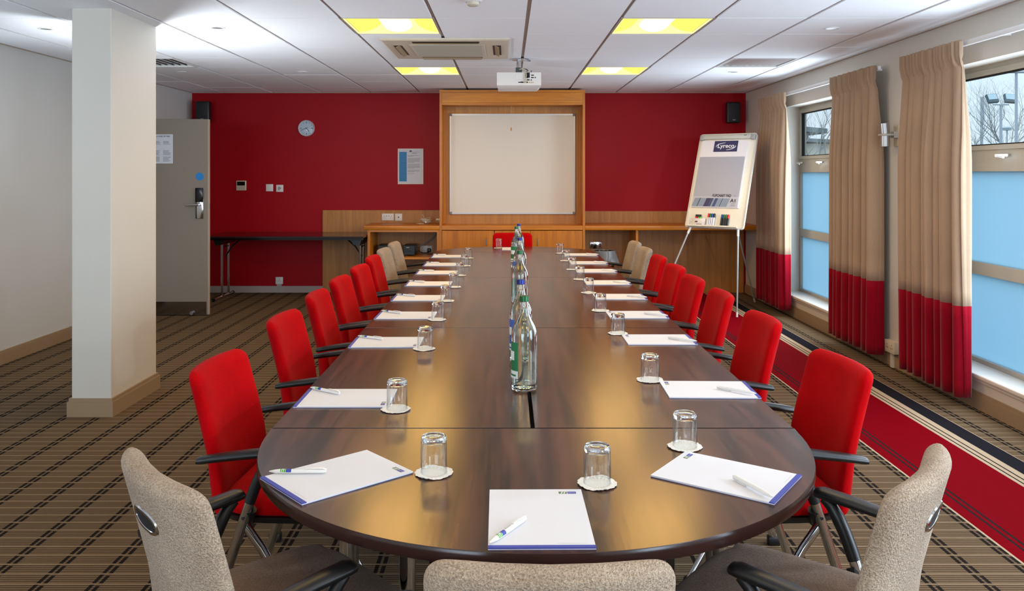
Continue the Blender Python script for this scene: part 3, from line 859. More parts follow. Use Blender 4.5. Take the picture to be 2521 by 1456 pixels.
# coil of cable on the counter
t = thing('cable_coil', 'bundle of coiled cream cable lying on the left counter', 'cable', (-.975, 9.93, .858))
m = MB(); rnd = random.Random(4)
for k in range(7):
    R = rnd.uniform(.035, .075); tilt = rnd.uniform(-.5, .5); cz = rnd.uniform(.02, .055); a0 = rnd.uniform(0, 6)
    pts = []
    for j in range(20):
        a = a0 + 2 * PI * j / 20
        pts.append((R * math.cos(a) * 1.15 + rnd.uniform(-.004, .004), R * .7 * math.sin(a), max(.005, cz + R * tilt * math.sin(a + k) + rnd.uniform(-.003, .003))))
    m.tube(pts, .0042, 7, ring=True)
m.build('coil', M_cream, t)
m = MB(); m.tube([(-.02, 0, .07), (-.035, .0, .10), (-.045, -.01, .115)], .004, 7); m.tube([(-.02, -.05, .006), (-.08, -.06, .005), (-.11, -.03, .005), (-.05, -.0, .006)], .004, 7); m.build('cable_end', M_cream, t)
MB().box(-.012, .012, -.04, -.012, .014, .032, .004, 2).build('connector', M_white, t)
pt_ = thing('aerial_plate', 'small white outlet plate on the side of the whiteboard unit above the cables', 'socket', (U0 - .0005, 9.83, .935))
MB().box(-.009, 0, -.043, .043, -.043, .043, .002, 1).build('face_plate', M_white, pt_)
MB().box(-.06, -.0095, -.012, .012, -.03, -.008, .004, 1).build('plug', M_cream, pt_)

# waste bin with liner
t = thing('waste_bin', 'black waste bin with a clear liner under the right counter', 'bin', (1.085, 9.28, 0))
MB().lathe([(0, .005), (.085, .0), (.092, .005), (.118, .585), (.124, .592), (.118, .597), (.11, .585), (.088, .02), (0, .015)], 32).build('bin_body', M_blackg, t)
m = MB(); L = []
for k in range(7):
    z = .602 - .028 * k; R = .126 + .003 * k
    L.append([((R + .011 * math.sin(7 * a + k * .5) * k / 6 + .03 * k / 6 * math.cos(a)) * math.cos(a), (R + .009 * math.sin(5 * a + k * .8) * k / 6) * math.sin(a), z - .018 * (k / 6) * math.sin(3 * a + 1)) for a in [2 * PI * j / 48 for j in range(48)]])
m.loft(L, cap=False); m.build('liner', M_bag, t, smooth=180)

# folding side table
t = thing('folding_table', 'dark folding table against the red wall beside the door', 'table', (-2.53, 9.74, 0))
TL, TD = .90, .38
M_ftop = flat('folding_table_top', C8(40, 26, 26), .16)
MB().box(-TL, TL, -TD, TD, .727, .748, .003, 1).build('tabletop', M_ftop, t)
m = MB(); m.box(-TL + .02, TL - .02, -TD + .10, -TD + .12, .70, .727); m.box(-TL + .02, TL - .02, TD - .12, TD - .10, .70, .727); m.build('apron', M_blackg, t, smooth=0)
for s in (-1, 1):
    xl = s * (TL - .09)
    lg = MB()
    for yy in (-.05, .18): lg.tube([(xl, yy, .022), (xl, yy, .727)], .0145, 14)
    leg = lg.build('leg_frame', M_chrome, t)
    f = MB(); f.tube([(xl, -.33, .02), (xl, .33, .02)], .015, 12); f.build('foot_bar', M_chrome, leg)
    f = MB()
    for yy in (-.33, .33): f.tube([(xl, yy - .012, .02), (xl, yy + .012, .02)], .019, 12)
    f.build('foot_cap', M_black, leg)
    f = MB(); f.tube([(xl, .06, .48), (xl - s * .08, .06, .60), (xl - s * .20, .06, .705)], .009, 8); f.tube([(xl, -.05, .6), (xl, .18, .6)], .008, 8); f.build('brace', M_black, leg)
    f = MB(); f.loft([[(xl - s * -.05, -.22, .727), (xl - s * .10, -.22, .727), (xl - s * .05, -.22, .64), (xl + s * .02, -.22, .63)], [(xl - s * -.05, .26, .727), (xl - s * .10, .26, .727), (xl - s * .05, .26, .64), (xl + s * .02, .26, .63)]])
    f.build('corner_bracket', M_black, leg, smooth=0)

# speakers
def speaker(label, px, py, rz):
    p = atY(px, py, YB - .13)
    t = thing('wall_speaker', label, 'speaker', (p.x, YB - .13, p.z), rz, group='small black wall speakers')
    w, d, h = .088, .075, .125
    m = MB()
    m.loft([[(-w * .8, -d, -h), (w * .8, -d, -h), (w, -d * .7, -h), (w * .75, d, -h), (-w * .75, d, -h), (-w, -d * .7, -h)],
            [(-w * .8, -d, h), (w * .8, -d, h), (w, -d * .7, h), (w * .75, d, h), (-w * .75, d, h), (-w, -d * .7, h)]])
    bmesh.ops.bevel(m.bm, geom=m.bm.edges[:], offset=.014, segments=3, profile=.5, affect='EDGES')
    m.build('cabinet', M_black, t)
    MB().box(-w * .78, w * .78, -d - .004, -d + .002, -h * .84, h * .88, .003, 2).build('grille', flat('speaker_grille', C8(22, 22, 24), .6), t)
    m = MB(); m.box(-.018, .018, -d - .006, -d - .003, -h * .78, -h * .66); m.build('badge', M_grey, t, smooth=0)
    m = MB(); m.tube([(0, d - .005, 0), (0, .13, 0)], .018, 12); m.box(-.03, .03, .112, .129, -.04, .04); m.build('wall_mount', M_black, t)
speaker('black wall speaker high on the red wall, partly behind the door', 503, 276, math.radians(0))
speaker('black wall speaker high in the right corner above the flipchart', 1803, 278, math.radians(0))

# clock
t = thing('wall_clock', 'round white wall clock on the red wall', 'clock', bw(755, 316))
m = MB(); m.M = RX
m.lathe([(0, .0), (.1, .0), (.1, .022), (.096, .028), (.09, .024), (.09, .012), (0, .012)], 48); m.build('case', flat('clock_rim', C8(205, 200, 205), .3), t)
m = MB(); m.M = RX; m.lathe([(0, .0125), (.0895, .0125), (.0895, .0135), (0, .0135)], 48); m.build('dial', flat('clock_dial', C8(205, 210, 218), .5), t)
m = MB()
for k in range(12):
    a = PI / 6 * k; big = k % 3 == 0
    m.M = RX @ Matrix.Rotation(-a, 4, 'Z')
    m.box(-.0035 if big else -.002, .0035 if big else .002, .060 if big else .066, .078, .0135, .0142)
m.build('hour_marks', M_ink, t, smooth=0)
def hand(ang, a, b, w, z, name):
    m = MB(); m.M = RX @ Matrix.Rotation(-math.radians(ang), 4, 'Z'); m.box(-w, w, a, b, z, z + .001); m.build(name, M_ink, t, smooth=0)
hand(141, -.012, .052, .0034, .015, 'hour_hand'); hand(250, -.022, .070, .0026, .0165, 'minute_hand')
m = MB(); m.M = RX; m.lathe([(0, .0145), (.005, .0145), (.005, .018), (0, .0185)], 16); m.build('hub', M_ink, t)
m = MB(); m.M = RX; m.lathe([(0, .0275), (.05, .0262), (.088, .0215), (.088, .0212), (.05, .0258), (0, .0271)], 48); m.build('glass_cover', M_pane, t)

# framed poster
t = thing('framed_poster', 'framed information sheet with a blue column on the red wall', 'poster', bw(1011, 410))
w, h = .158, .219
m = MB()
for a, b, c, d in ((-w, w, h - .018, h), (-w, w, -h, -h + .018), (-w, -w + .018, -h + .018, h - .018), (w - .018, w, -h + .018, h - .018)): m.box(a, b, -.014, 0, c, d, .003, 1)
m.build('frame', flat('silver_frame', C8(214, 212, 206), .35), t)
MB().box(-w + .017, w - .017, -.006, -.001, -h + .017, h - .017).build('sheet', flat('poster_paper', C8(205, 208, 220), .5), t, smooth=0)
m = MB(); m.box(-w + .019, -.048, -.0065, -.0055, -h + .035, h - .04); m.build('blue_column', flat('poster_blue', C8(24, 120, 180), .5), t, smooth=0)
m = MB(); m.box(-.014, .014, -.0065, -.0055, h - .038, h - .024); m.build('emblem', M_ink, t, smooth=0)
m = MB(); rnd = random.Random(2); z = h - .045
for blk, n in (('c', 3), ('l', 2), ('l', 6), ('l', 6), ('l', 3), ('l', 1)):
    for k in range(n):
        if blk == 'c': q = (.065, .022, .036)[k]; a, b = .045 - q, .045 + q
        else: a, b = -.036, (.118 if k < n - 1 else .05) - rnd.uniform(0, .012)
        m.box(a, b, -.0065, -.0055, z, z + .0035); z -= .0098
    z -= .014
m.build('printed_lines', M_grey, t, smooth=0)
m = MB(); z = h - .06
for k in range(20):
    if k % 4 != 3: m.box(-w + .026, -.055 - rnd.uniform(0, .025), -.0069, -.0064, z, z + .0035)
    z -= .0165
m.build('pale_lines', flat('poster_pale_blue', C8(60, 140, 195), .5), t, smooth=0)
# ------------------------------------------------------------------ flipchart easel
TH, PH = math.radians(37.36), math.radians(22.14)
BW, BH, BZ, BYO = .637, 1.071, .896, .364
fc = thing('flipchart_easel', 'white flipchart easel on tripod legs in front of the right corner', 'easel', (1.921, 8.311, 0), -TH)
BM = Matrix(((1, 0, 0, 0), (0, math.sin(PH), math.cos(PH), BYO), (0, math.cos(PH), -math.sin(PH), BZ), (0, 0, 0, 1)))
# board space: x across, y up the board, z away from the room (negative z is the front)
def rrect(x0, x1, y0, y1, r, n=6):
    o = []
    for cx, cy, a0 in ((x1 - r, y1 - r, 0), (x0 + r, y1 - r, PI / 2), (x0 + r, y0 + r, PI), (x1 - r, y0 + r, 1.5 * PI)):
        for k in range(n + 1): a = a0 + PI / 2 * k / n; o.append((cx + r * math.cos(a), cy + r * math.sin(a)))
    return o
M_easel = flat('easel_white', C8(222, 216, 200), .35)
m = MB(); m.M = BM; m.prism(rrect(-BW / 2, BW / 2, 0, BH, .03), 0, .022); m.build('board', M_easel, fc, smooth=30)
m = MB(); m.M = BM
ro, ri = rrect(-BW / 2 - .003, BW / 2 + .003, -.003, BH + .003, .033), rrect(-BW / 2 + .008, BW / 2 - .008, .008, BH - .008, .022)
m.loft([[(x, y, .024) for x, y in ro], [(x, y, -.005) for x, y in ro], [(x, y, -.005) for x, y in ri], [(x, y, .024) for x, y in ri]], False, ring=True)
m.build('board_rim', flat('easel_rim', C8(196, 190, 178), .35), fc, smooth=30)
m = MB(); m.M = BM; m.box(-BW / 2 + .012, BW / 2 - .02, BH - .065, BH - .02, -.028, 0, .010, 3); clamp = m.build('clamp_bar', flat('clamp_grey', C8(186, 186, 176), .4), fc)
for x in (-BW / 2 + .03, BW / 2 - .035):
    m = MB(); m.M = BM; m.box(x - .026, x + .026, BH - .078, BH - .015, -.032, -.001, .012, 3); m.build('clamp_end', flat('clamp_end_grey', C8(150, 152, 150), .45), clamp)
m = MB(); m.M = BM; m.box(.185, .215, BH - .036, BH - .025, -.0295, -.027); m.build('badge', M_grey, clamp, smooth=0)
m = MB(); m.M = BM; m.box(-BW / 2 + .03, BW / 2 - .06, .004, .010, -.034, 0); m.box(-BW / 2 + .03, BW / 2 - .06, .004, .018, -.036, -.033); m.build('pen_tray', M_easel, fc, smooth=0)
# legs
def bp(x, y, z): return BM @ Vector((x, y, z))
M_leg = flat('easel_leg_grey', C8(168, 172, 174), .35, metal=.3)
def leg3(top, foot, name='leg'):
    top, foot = Vector(top), Vector(foot); d = (foot - top).normalized()
    m = MB(); m.tube([top, foot - d * .02], .0085, 14); l = m.build(name, M_leg, fc)
    m = MB(); m.tube([top - d * .005, top + d * .07], .0125, 14); m.build('collar', M_white, l)
    m = MB(); m.tube([foot - d * .05, foot], .0105, 14); m.build('foot_cap', M_white, l)
leg3(bp(-.262, .0, .012), (-.534, .083, .004)); leg3(bp(.262, .0, .012), (.271, .322, .004)); leg3(bp(.03, .55, .03), (.050, 1.40, .004))
# the pad of paper
pad = thing('flipchart_pad', 'large flipchart pad with a navy logo clipped on the easel', 'flipchart pad', fc.location.copy(), -TH)
P0, P1, Q0, Q1 = -.283, .238, .222, BH - .08
m = MB(); m.M = BM; m.box(P0, P1, Q0, Q1, -.012, -.0005); m.build('sheets', flat('pad_cover_white', C8(222, 218, 222), .5), pad, smooth=0)
def panel(name, x0, x1, y0, y1, mat, z=-.0128, zz=.0009):
    m = MB(); m.M = BM; m.box(x0, x1, y0, y1, z, z + zz); return m.build(name, mat, pad, smooth=0)
panel('grey_cover', P0 + .004, P1 - .012, .345, .80, flat('pad_cover_grey', C8(158, 160, 172), .45))
panel('grey_foot', P0 + .004, P1 - .012, Q0 + .004, .345, flat('pad_cover_pale', C8(176, 176, 188), .45))
ba = .17
m = MB(); m.M = BM
def sheared(x0, x1, mi): m.poly([(x0, .232, -.0132), (x1, .232, -.0132), (x1 + .028, .326, -.0132), (x0 + .028, .326, -.0132)], mi)
M_b1 = flat('stripe_steel_blue', C8(122, 138, 158), .5); M_b2 = flat('stripe_navy', C8(30, 34, 82), .5); M_b3 = flat('stripe_mid_blue', C8(44, 66, 110), .5)
xs = [(-.282, -.238, 0), (-.238, -.231, 1), (-.231, -.180, 0), (-.180, -.142, 1), (-.142, -.127, 2), (-.127, -.120, 1), (-.120, -.104, 0), (-.104, -.080, 2), (-.08, -.042, 0), (-.042, -.037, 1), (-.037, .022, 0)]
q = 1.28
for a, b, mi in xs: sheared(P0 + .002 + (a + .282) * q, P0 + .002 + (b + .282) * q, mi)
m.build('blue_stripes', [M_b1, M_b2, M_b3], pad, smooth=0, fixn=False)
lg = panel('logo_panel', -.137, .128, .858, .985, flat('logo_navy', C8(30, 34, 84), .4), -.0134, .0007)
FL = Matrix.Scale(-1, 4, (0, 0, 1))          # text faces the room (-z in board space)
def btext(body, size, x, y, name, mat, bold=0., par=pad, z=-.0142, sx=1.):
    m = MB(); m.M = BM @ Matrix.Translation((x, y, z)); m.mesh(text_me(body, size, bold), Matrix.Diagonal((sx, 1, 1, 1)))
    return m.build(name, mat, par, smooth=0, fixn=False)
btext('Lyreco', .068, -.003, .924, 'logo_lettering', M_paper, .0016, lg)
m = MB(); m.M = BM @ Matrix.Translation((-.003, .921, -.0140))
for s in (1, -1):
    ou, inn = [], []
    for k in range(15):
        a = math.radians(95 + 95 * k / 14); w = .0015 + .0085 * math.sin(PI * min(1, .12 + k / 14 * .75)) 
        ou.append((s * .112 * math.cos(a), s * .044 * math.sin(a), 0)); inn.append((s * (.112 - w) * math.cos(a), s * (.044 - w * .9) * math.sin(a), 0))
    m.loft([ou, inn], cap=False, closed=False)
m.build('logo_swoosh', M_paper, lg, smooth=0)
btext('FLIPCHART PAD', .043, .040, .354, 'title_lettering', M_ink, .0012, sx=.66)
btext('A', .054, .160, .300, 'size_lettering', M_ink, .0016)
m = MB(); m.M = BM
m.poly([(.190, .2815, -.0142), (.198, .2815, -.0142), (.198, .3185, -.0142), (.192, .3185, -.0142), (.190, .314, -.0142)])
m.poly([(.190, .314, -.0143), (.190, .307, -.0143), (.181, .303, -.0143), (.181, .309, -.0143)])
m.build('size_numeral', M_ink, pad, smooth=0, fixn=False)
btext('40', .022, .185, .352, 'sheet_count', M_grey)
m = MB(); m.M = BM
for a, b, y in ((.155, .195, .262), (.15, .2, .243)): m.poly([(a, y, -.0139), (b, y, -.0139), (b, y + .006, -.0139), (a, y + .006, -.0139)])
m.build('small_print', M_grey, pad, smooth=0, fixn=False)
# pens in the tray
def tray(x, y, z): return fc.matrix_basis @ bp(x, y, z)
RB = (Matrix.Rotation(-TH, 4, 'Z') @ BM.to_3x3().to_4x4())
def marker(x, capcol, bodymat, label, z=-.0135, y=.0185, L=.128, tilt=0., grp='board markers in the easel tray', name='marker_pen'):
    p = tray(x, y, z)
    # local z runs up the board
    o = bpy.data.objects.new(name, None); COL.objects.link(o)
    ux, uy, uz = RB.col[0].to_3d(), RB.col[1].to_3d(), RB.col[2].to_3d()
    R = Matrix((ux, -uz, uy)).transposed().to_4x4()      # x across, y to the room, z up the board
    o.matrix_basis = Matrix.Translation(p) @ R @ Matrix.Rotation(tilt, 4, 'Y'); tag(o, label, 'marker pen', grp)
    MB().lathe([(0, 0), (.008, 0), (.0095, .003), (.0095, L * .68), (.008, L * .69)], 16).build('barrel', bodymat, o)
    MB().lathe([(.0085, L * .66), (.0102, L * .665), (.0102, L * .96), (.007, L), (0, L)], 16).build('cap', capcol, o)
    return o
K = {'red': flat('cap_red', C8(215, 20, 34), .35), 'green': flat('cap_green', C8(20, 110, 50), .35), 'blue': flat('cap_blue', C8(20, 70, 150), .35), 'black': flat('cap_black', C8(24, 24, 30), .35), 'lime': flat('cap_lime', C8(90, 200, 40), .35), 'pink': flat('cap_pink', C8(225, 40, 90), .4), 'brown': flat('cap_brown', C8(50, 44, 30), .4)}
M_mbody = flat('marker_white', C8(222, 222, 226), .35)
for x, c, lb in ((.080, 'blue', 'blue capped black marker, loose in the easel tray'), (.102, 'green', 'green capped black marker beside the blue one in the tray'), (.127, 'green', 'green capped black marker beside the red one in the tray'), (.149, 'red', 'red capped black marker, rightmost in the easel tray')):
    marker(x, K[c], M_black, lb)
for x, c in ((-.068, 'red'), (-.047, 'green'), (-.026, 'blue'), (-.005, 'black')):
    marker(x, K[c], M_mbody, 'white board marker with a %s cap, in the group of four white markers' % c, L=.135, grp='white board markers in the easel tray')
hp = bpy.data.objects.new('highlighter_pack', None); COL.objects.link(hp)
hp.matrix_basis = Matrix.Translation(tray(-.157, .0185, -.012)) @ Matrix((RB.col[0].to_3d(), -RB.col[2].to_3d(), RB.col[1].to_3d())).transposed().to_4x4()
tag(hp, 'clear pack of coloured highlighters at the left of the easel tray', 'pen pack')
MB().box(-.062, .062, -.008, .010, 0, .075, .003, 2).build('wallet', flat('wallet_print', C8(214, 206, 204), .35), hp)
for k, (c, c2) in enumerate((('brown', 'pink'), ('black', 'red'), ('brown', 'lime'), ('black', 'lime'))):
    q = MB(); x = -.05 + k * .0175; q.tube([(x, .001, .074), (x, .001, .092)], .0078, 14); q.build('band', K[c2], hp)
    q = MB(); q.tube([(x, .001, .0925), (x, .001, .118)], .0085, 14); q.build('cap', K[c], hp)
m = MB(); m.box(-.05, -.02, .0102, .0108, .03, .045); m.box(-.03, .03, .0102, .0108, .008, .013); m.build('print', M_ink, hp, smooth=0)

pc = bpy.data.objects.new('pattern_card', None); COL.objects.link(pc)
pc.matrix_basis = Matrix.Translation(tray(-.262, .0185, -.004)) @ Matrix((RB.col[0].to_3d(), -RB.col[2].to_3d(), RB.col[1].to_3d())).transposed().to_4x4()
tag(pc, 'small white card with black marks at the far left of the easel tray', 'card')
MB().box(-.018, .018, -.001, .001, 0, .085).build('card', M_white, pc, smooth=0)
m = MB(); rn_ = random.Random(5)
for k in range(7):
    for q in range(3):
        x, z = -.012 + q * .009 + rn_.uniform(-.002, .002), .012 + k * .010 + rn_.uniform(-.002, .002)
        m.box(x, x + rn_.uniform(.003, .007), .001, .0014, z, z + rn_.uniform(.002, .006))
m.build('black_marks', M_ink, pc, smooth=0)

# ------------------------------------------------------------------ conference table
TX = .073; TWd = .75
def outline_top(m, pts, z1=TZ, z0=TZ - .032):
    """tabletop with rounded dark edge; pts anticlockwise"""
    P = [Vector((x, y, 0)) for x, y in pts]; n = len(P)
    N = []
    for i in range(n):
        d = (P[(i + 1) % n] - P[i - 1]); d.normalize(); N.append(Vector((d.y, -d.x, 0)))
    prof = [(-.0012, z1 - .0006), (0, z1 - .003), (.0012, z1 - .010), (.0012, z0 + .010), (-.001, z0 + .003), (-.005, z0)]
    m.loft([[P[i] - Vector((0, 0, 0)) + N[i] * (k - .0015) + Vector((0, 0, z)) for i in range(n)] for k, z in prof], False, 1)
    m.poly([P[i] + N[i] * (-.0027) + Vector((0, 0, z1 - .0006)) for i in range(n)], 0)
    m.poly([P[i] + N[i] * (-.0065) + Vector((0, 0, z0)) for i in range(n)][::-1], 1)
def tlegs(t, pts):
    for x, y in pts:
        m = MB(); m.tube([(x, y, .02), (x, y, TZ - .034)], .021, 20); l = m.build('leg', M_chrome, t)
        m = MB(); m.lathe([(0, 0), (.024, 0), (.024, .02), (.018, .028), (0, .028)], 20, (x, y, 0)); m.build('foot', M_black, l)
        m = MB(); m.box(x - .045, x + .045, y - .045, y + .045, TZ - .036, TZ - .0325); m.build('mounting_plate', M_black, l, smooth=0)
def dtable(y0, dep, sgn, label, n_exp, legs):
    t = thing('conference_table', label, 'table', (TX, y0, 0), 0, 'conference table sections')
    pts = []
    for k in range(65):
        a = PI * k / 64; c, s_ = math.cos(a), math.sin(a)
        x = TWd * math.copysign(abs(c) ** (2 / n_exp), c); y = dep * abs(s_) ** (2 / n_exp)
        pts.append((x, sgn * y + sgn * .0015))
    if sgn < 0: pts = pts[::-1]
    m = MB(); outline_top(m, pts); m.build('tabletop', [M_walnutx, M_edge], t, smooth=30)
    tlegs(t, legs)
dtable(2.375, .785, -1, 'rounded end section of the conference table, nearest the camera', 2.1, [(-.32, -.33), (.32, -.33), (-.52, -.07), (.52, -.07)])
dtable(7.70, .60, 1, 'rounded end section of the conference table, nearest the whiteboard', 2.1, [(-.35, .35), (.35, .35), (-.60, .09), (.60, .09)])
bays = [(2.375, 3.92, .008, 'nearest', 2.43, 3.86), (3.92, 5.83, .002, 'middle', 3.97, 5.765), (5.83, 7.70, .002, 'farthest', 6.40, 7.645)]
for y0, y1, gap, nm, l0, l1 in bays:
    for s, side in ((-1, 'left'), (1, 'right')):
        t = thing('conference_table', '%s half of the %s straight section of the dark conference table' % (side, nm), 'table', (TX + s * TWd / 2, (y0 + y1) / 2, 0), 0, 'conference table sections')
        hl = (y1 - y0) / 2 - .0022; a, b = (-TWd / 2, TWd / 2 - gap / 2) if s < 0 else (-TWd / 2 + gap / 2, TWd / 2)
        m = MB(); outline_top(m, [(a, -hl), (b, -hl), (b, hl), (a, hl)]); m.build('tabletop', [M_walnut, M_edge], t, smooth=30)
        if s < 0 and gap > .004: MB().box(b - .03, b + gap + .03, -hl + .001, hl, TZ - .0365, TZ - .0325).build('gap_shade_strip', M_dark, t, smooth=0)  # black strip added under the gap so it reads as solid shade
        ym = (y0 + y1) / 2; tlegs(t, [(s * .155, l0 - ym), (s * .155, l1 - ym), (-s * .25, l0 - ym), (-s * .25, l1 - ym)])

# ------------------------------------------------------------------ chairs
def kprof(z):
    T = [(.40, .236), (.44, .240), (.50, .247), (.60, .259), (.70, .283), (.80, .309), (.853, .323)]
    for (a, b), (c, d) in zip(T, T[1:]):
        if z <= c: return b + (d - b) * max(0, (z - a) / (c - a)) - .1
    return T[-1][1] - .1
BACK_T, SAG, ZT, ZBt = .029, .034, .855, .425
def back_pt(x, z, off=0.):
    """rear (+) or front (-) surface point of the backrest"""
    return (x, kprof(z) - SAG * (x / .2) ** 2 + .012 + off, z)
def make_chair(label, backmat, seatmat, group, hw=.2):
    t = thing('conference_chair', label, 'chair', (0, 0, 0), 0, group)
    # upholstered back: rounded slab, wrapped round the sitter
    loops = []; NZ = 30; rc = .042; rb = .026
    zs = [ZBt + rb * (1 - math.cos(PI / 2 * k / 5)) for k in range(5)] + [ZBt + rb + (ZT - rc - ZBt - rb) * k / 16 for k in range(17)] + [ZT - rc + rc * math.sin(PI / 2 * k / 8) for k in range(1, 9)]
    for z in zs:
        w, th = hw, BACK_T
        if z > ZT - rc:
            q = min(1, (z - ZT + rc) / rc); w = hw - rc * (1 - math.sqrt(max(0, 1 - q * q))); 
            q2 = max(0, (z - (ZT - .026)) / .026); th = BACK_T * math.sqrt(max(.012, 1 - q2 * q2))
        if z < ZBt + rb:
            q = (ZBt + rb - z) / rb; w = hw - rb * .6 * (1 - math.sqrt(max(0, 1 - q * q))); th = BACK_T * (.35 + .65 * math.sqrt(max(0, 1 - q * q)))
        taper = 1 + .03 * (ZT - z) / .4
        L = []
        for j in range(56):
            a = 2 * PI * j / 56; c, s_ = math.cos(a), math.sin(a)
            x = w * taper * math.copysign(abs(c) ** (2 / 5.2), c); y = th * math.copysign(abs(s_) ** (2 / 2.6), s_)
            # the face towards the sitter is a little flatter and chamfered at the sides
            L.append((x, kprof(z) - SAG * (x / .2) ** 2 + .012 + y, z))
        loops.append(L)
    m = MB(); m.loft(loops); back = m.build('backrest', backmat, t, smooth=60)
    # grab handle set in the rear of the back
    hz = .752; ring, fill = [], []
    for k in range(32):
        a = 2 * PI * k / 32; c, s_ = math.cos(a), math.sin(a)
        x = .058 * math.copysign(abs(c) ** .8, c); z = hz + .021 * math.copysign(abs(s_) ** .8, s_)
        ring.append(back_pt(x, z, BACK_T - .0015)); fill.append((x, z))
    m = MB(); m.tube(ring, .0048, 8, ring=True, up=(0, 1, 0)); hd = m.build('grab_handle', M_chrome, back)
    m = MB(); m.loft([[back_pt(x * q, hz + (z - hz) * q, BACK_T + .0008) for x, z in fill] for q in (1., .75, .5, .25, .02)]); m.build('handle_recess', M_dark, hd, smooth=80)
    # seat
    sl = []
    for z, ins in ((.438, .012), (.445, .002), (.462, 0), (.478, .004), (.488, .016), (.493, .045)):
        L = []
        for j in range(48):
            a = 2 * PI * j / 48; c, s_ = math.cos(a), math.sin(a)
            x = (.228 - ins) * math.copysign(abs(c) ** (2 / 5), c); y = (.220 - ins) * math.copysign(abs(s_) ** (2 / 5), s_) - .095
            L.append((x, y, z - .0 + (-.010 if y < -.28 and z > .45 else 0)))
        sl.append(L)
    m = MB(); m.loft(sl); m.build('seat', seatmat, t, smooth=60)
    m = MB(); sl = []
    for z, ins in ((.405, .05), (.418, .012), (.437, .004)):
        sl.append([((.232 - ins) * math.copysign(abs(math.cos(2 * PI * j / 40)) ** .4, math.cos(2 * PI * j / 40)), (.226 - ins) * math.copysign(abs(math.sin(2 * PI * j / 40)) ** .4, math.sin(2 * PI * j / 40)) - .095, z) for j in range(40)])
    m.loft(sl); pan = m.build('seat_pan', M_black, t, smooth=50)
    m = MB()
    for x in (-.10, .10): m.tube([(x, -.02, .412), (x, .10, .412), (x, .165, .44), (x, kprof(.52) + .02, .52)], .013, 10)
    m.tube([(-.245, .02, .418), (.245, .02, .418)], .012, 10)
    m.build('back_bracket', M_black, pan)
    for s in (-1, 1):
        X = s * .262
        # armrest: flat oval bar, cut off square behind, with a curved strut below
        m = MB()
        loops = []
        for yy, zz, w, h in ((-.098, .642, .011, .005), (-.092, .644, .020, .011), (-.075, .645, .0245, .014), (0, .638, .0245, .0135), (.08, .628, .023, .0125), (.150, .617, .020, .011), (.158, .6155, .018, .009)):
            loops.append([(X + w * math.copysign(abs(math.cos(2 * PI * j / 20)) ** .8, math.cos(2 * PI * j / 20)), yy, zz + h * math.sin(2 * PI * j / 20)) for j in range(20)])
        m.loft(loops); arm = m.build('armrest', M_black, t, smooth=50)
        m = MB(); m.tube([(X, -.075, .632), (X, -.055, .618), (X, -.038, .592), (X, -.022, .56), (X, -.008, .525), (X, .002, .497)], [.011, .0150, .0170, .0165, .0165, .0165], 16); m.build('strut', M_black, arm)
        # rear leg: chrome tube raking back from the strut to the floor
        m = MB(); m.tube([(X, -.001, .505), (X, .158, .034)], .0148, 18); rl = m.build('leg', M_chrome, t)
        m = MB(); m.box(X - .018, X + .018, .138, .186, .0, .036, .007, 2); m.build('glide', M_black, rl)
        m = MB(); m.tube([(X - .017, .016, .455), (X + .017, .016, .455)], .005, 10); m.tube([(X * .995, .0, .475), (X * .9, .02, .425), (X * .85, .03, .416)], [.018, .016, .014], 10); m.build('joint', M_black, rl)
        m = MB(); m.tube([(X * .97, .022, .43), (X * .97, -.03, .36), (X * .97, -.225, .02)], .0135, 16); fl = m.build('leg', M_chrome, t)
        m = MB(); m.lathe([(0, 0), (.017, 0), (.018, .02), (.014, .032), (0, .034)], 14, (X * .97, -.229, 0)); m.build('glide', M_black, fl)
    return t
def place_chair(proto, used, bx, by, b, label, group):
    """(bx, by) is the middle of the top of the backrest, b the direction the chair's back points"""
    b = Vector((b[0], b[1], 0)).normalized(); rz = math.atan2(-b.x, b.y)
    o = Vector((bx, by, 0)) - b * .223
    if not used: proto.location = o; proto.rotation_euler = (0, 0, rz); proto['label'] = label; proto['group'] = group; return proto
    return dup(proto, o, rz, label, group)
ordn = ['first', 'second', 'third', 'fourth', 'fifth', 'sixth']
red = make_chair('x', M_redfab, M_redfab, 'x'); grey = make_chair('x', M_grey_fab, M_seatfab, 'x')
ur = ug = False
LX = [-.960, -.975, -.985, -.99, -.985, -1.0, -1.01, -1.01]; LYc = [2.70, 3.55, 4.22, 4.82, 5.43, 6.06, 6.67, 7.28]
RXc = [1.105, 1.105, 1.112, 1.105, 1.125, 1.13, 1.14, 1.15]; RYc = [2.70, 3.52, 4.24, 4.84, 5.45, 6.08, 6.75, 7.36]
rnd = random.Random(11)
for k in range(6):
    for s, X, Y, nm in ((-1, LX[k], LYc[k], 'left'), (1, RXc[k], RYc[k], 'right')):
        a = math.radians((3.5, 1.0, -1.5, 1.5, 2.0, 1.0)[k] + rnd.uniform(-.8, .8))
        place_chair(red, ur, X, Y, (s * math.cos(a), math.sin(a)), '%s red chair from the camera along the %s side of the table' % (ordn[k], nm), 'red conference chairs'); ur = True
for k in (6, 7):
    for s, X, Y, nm in ((-1, LX[k], LYc[k], 'left'), (1, RXc[k], RYc[k], 'right')):
        place_chair(grey, ug, X, Y, (s, .02), 'small beige chair at the far %s of the table, %s' % (nm, 'next to the red chairs' if k == 6 else 'closest to the red wall'), 'beige conference chairs'); ug = True
place_chair(red, True, .052, 8.47, (0, 1), 'red chair alone at the far end of the table, below the whiteboard', 'red conference chairs')
place_chair(grey, True, -.73, 1.70, (-.736, -.677), 'beige chair at the near left corner, seen from behind', 'beige conference chairs')
place_chair(grey, True, .874, 1.72, (.78, -.625), 'beige chair at the near right corner, seen from the side', 'beige conference chairs')
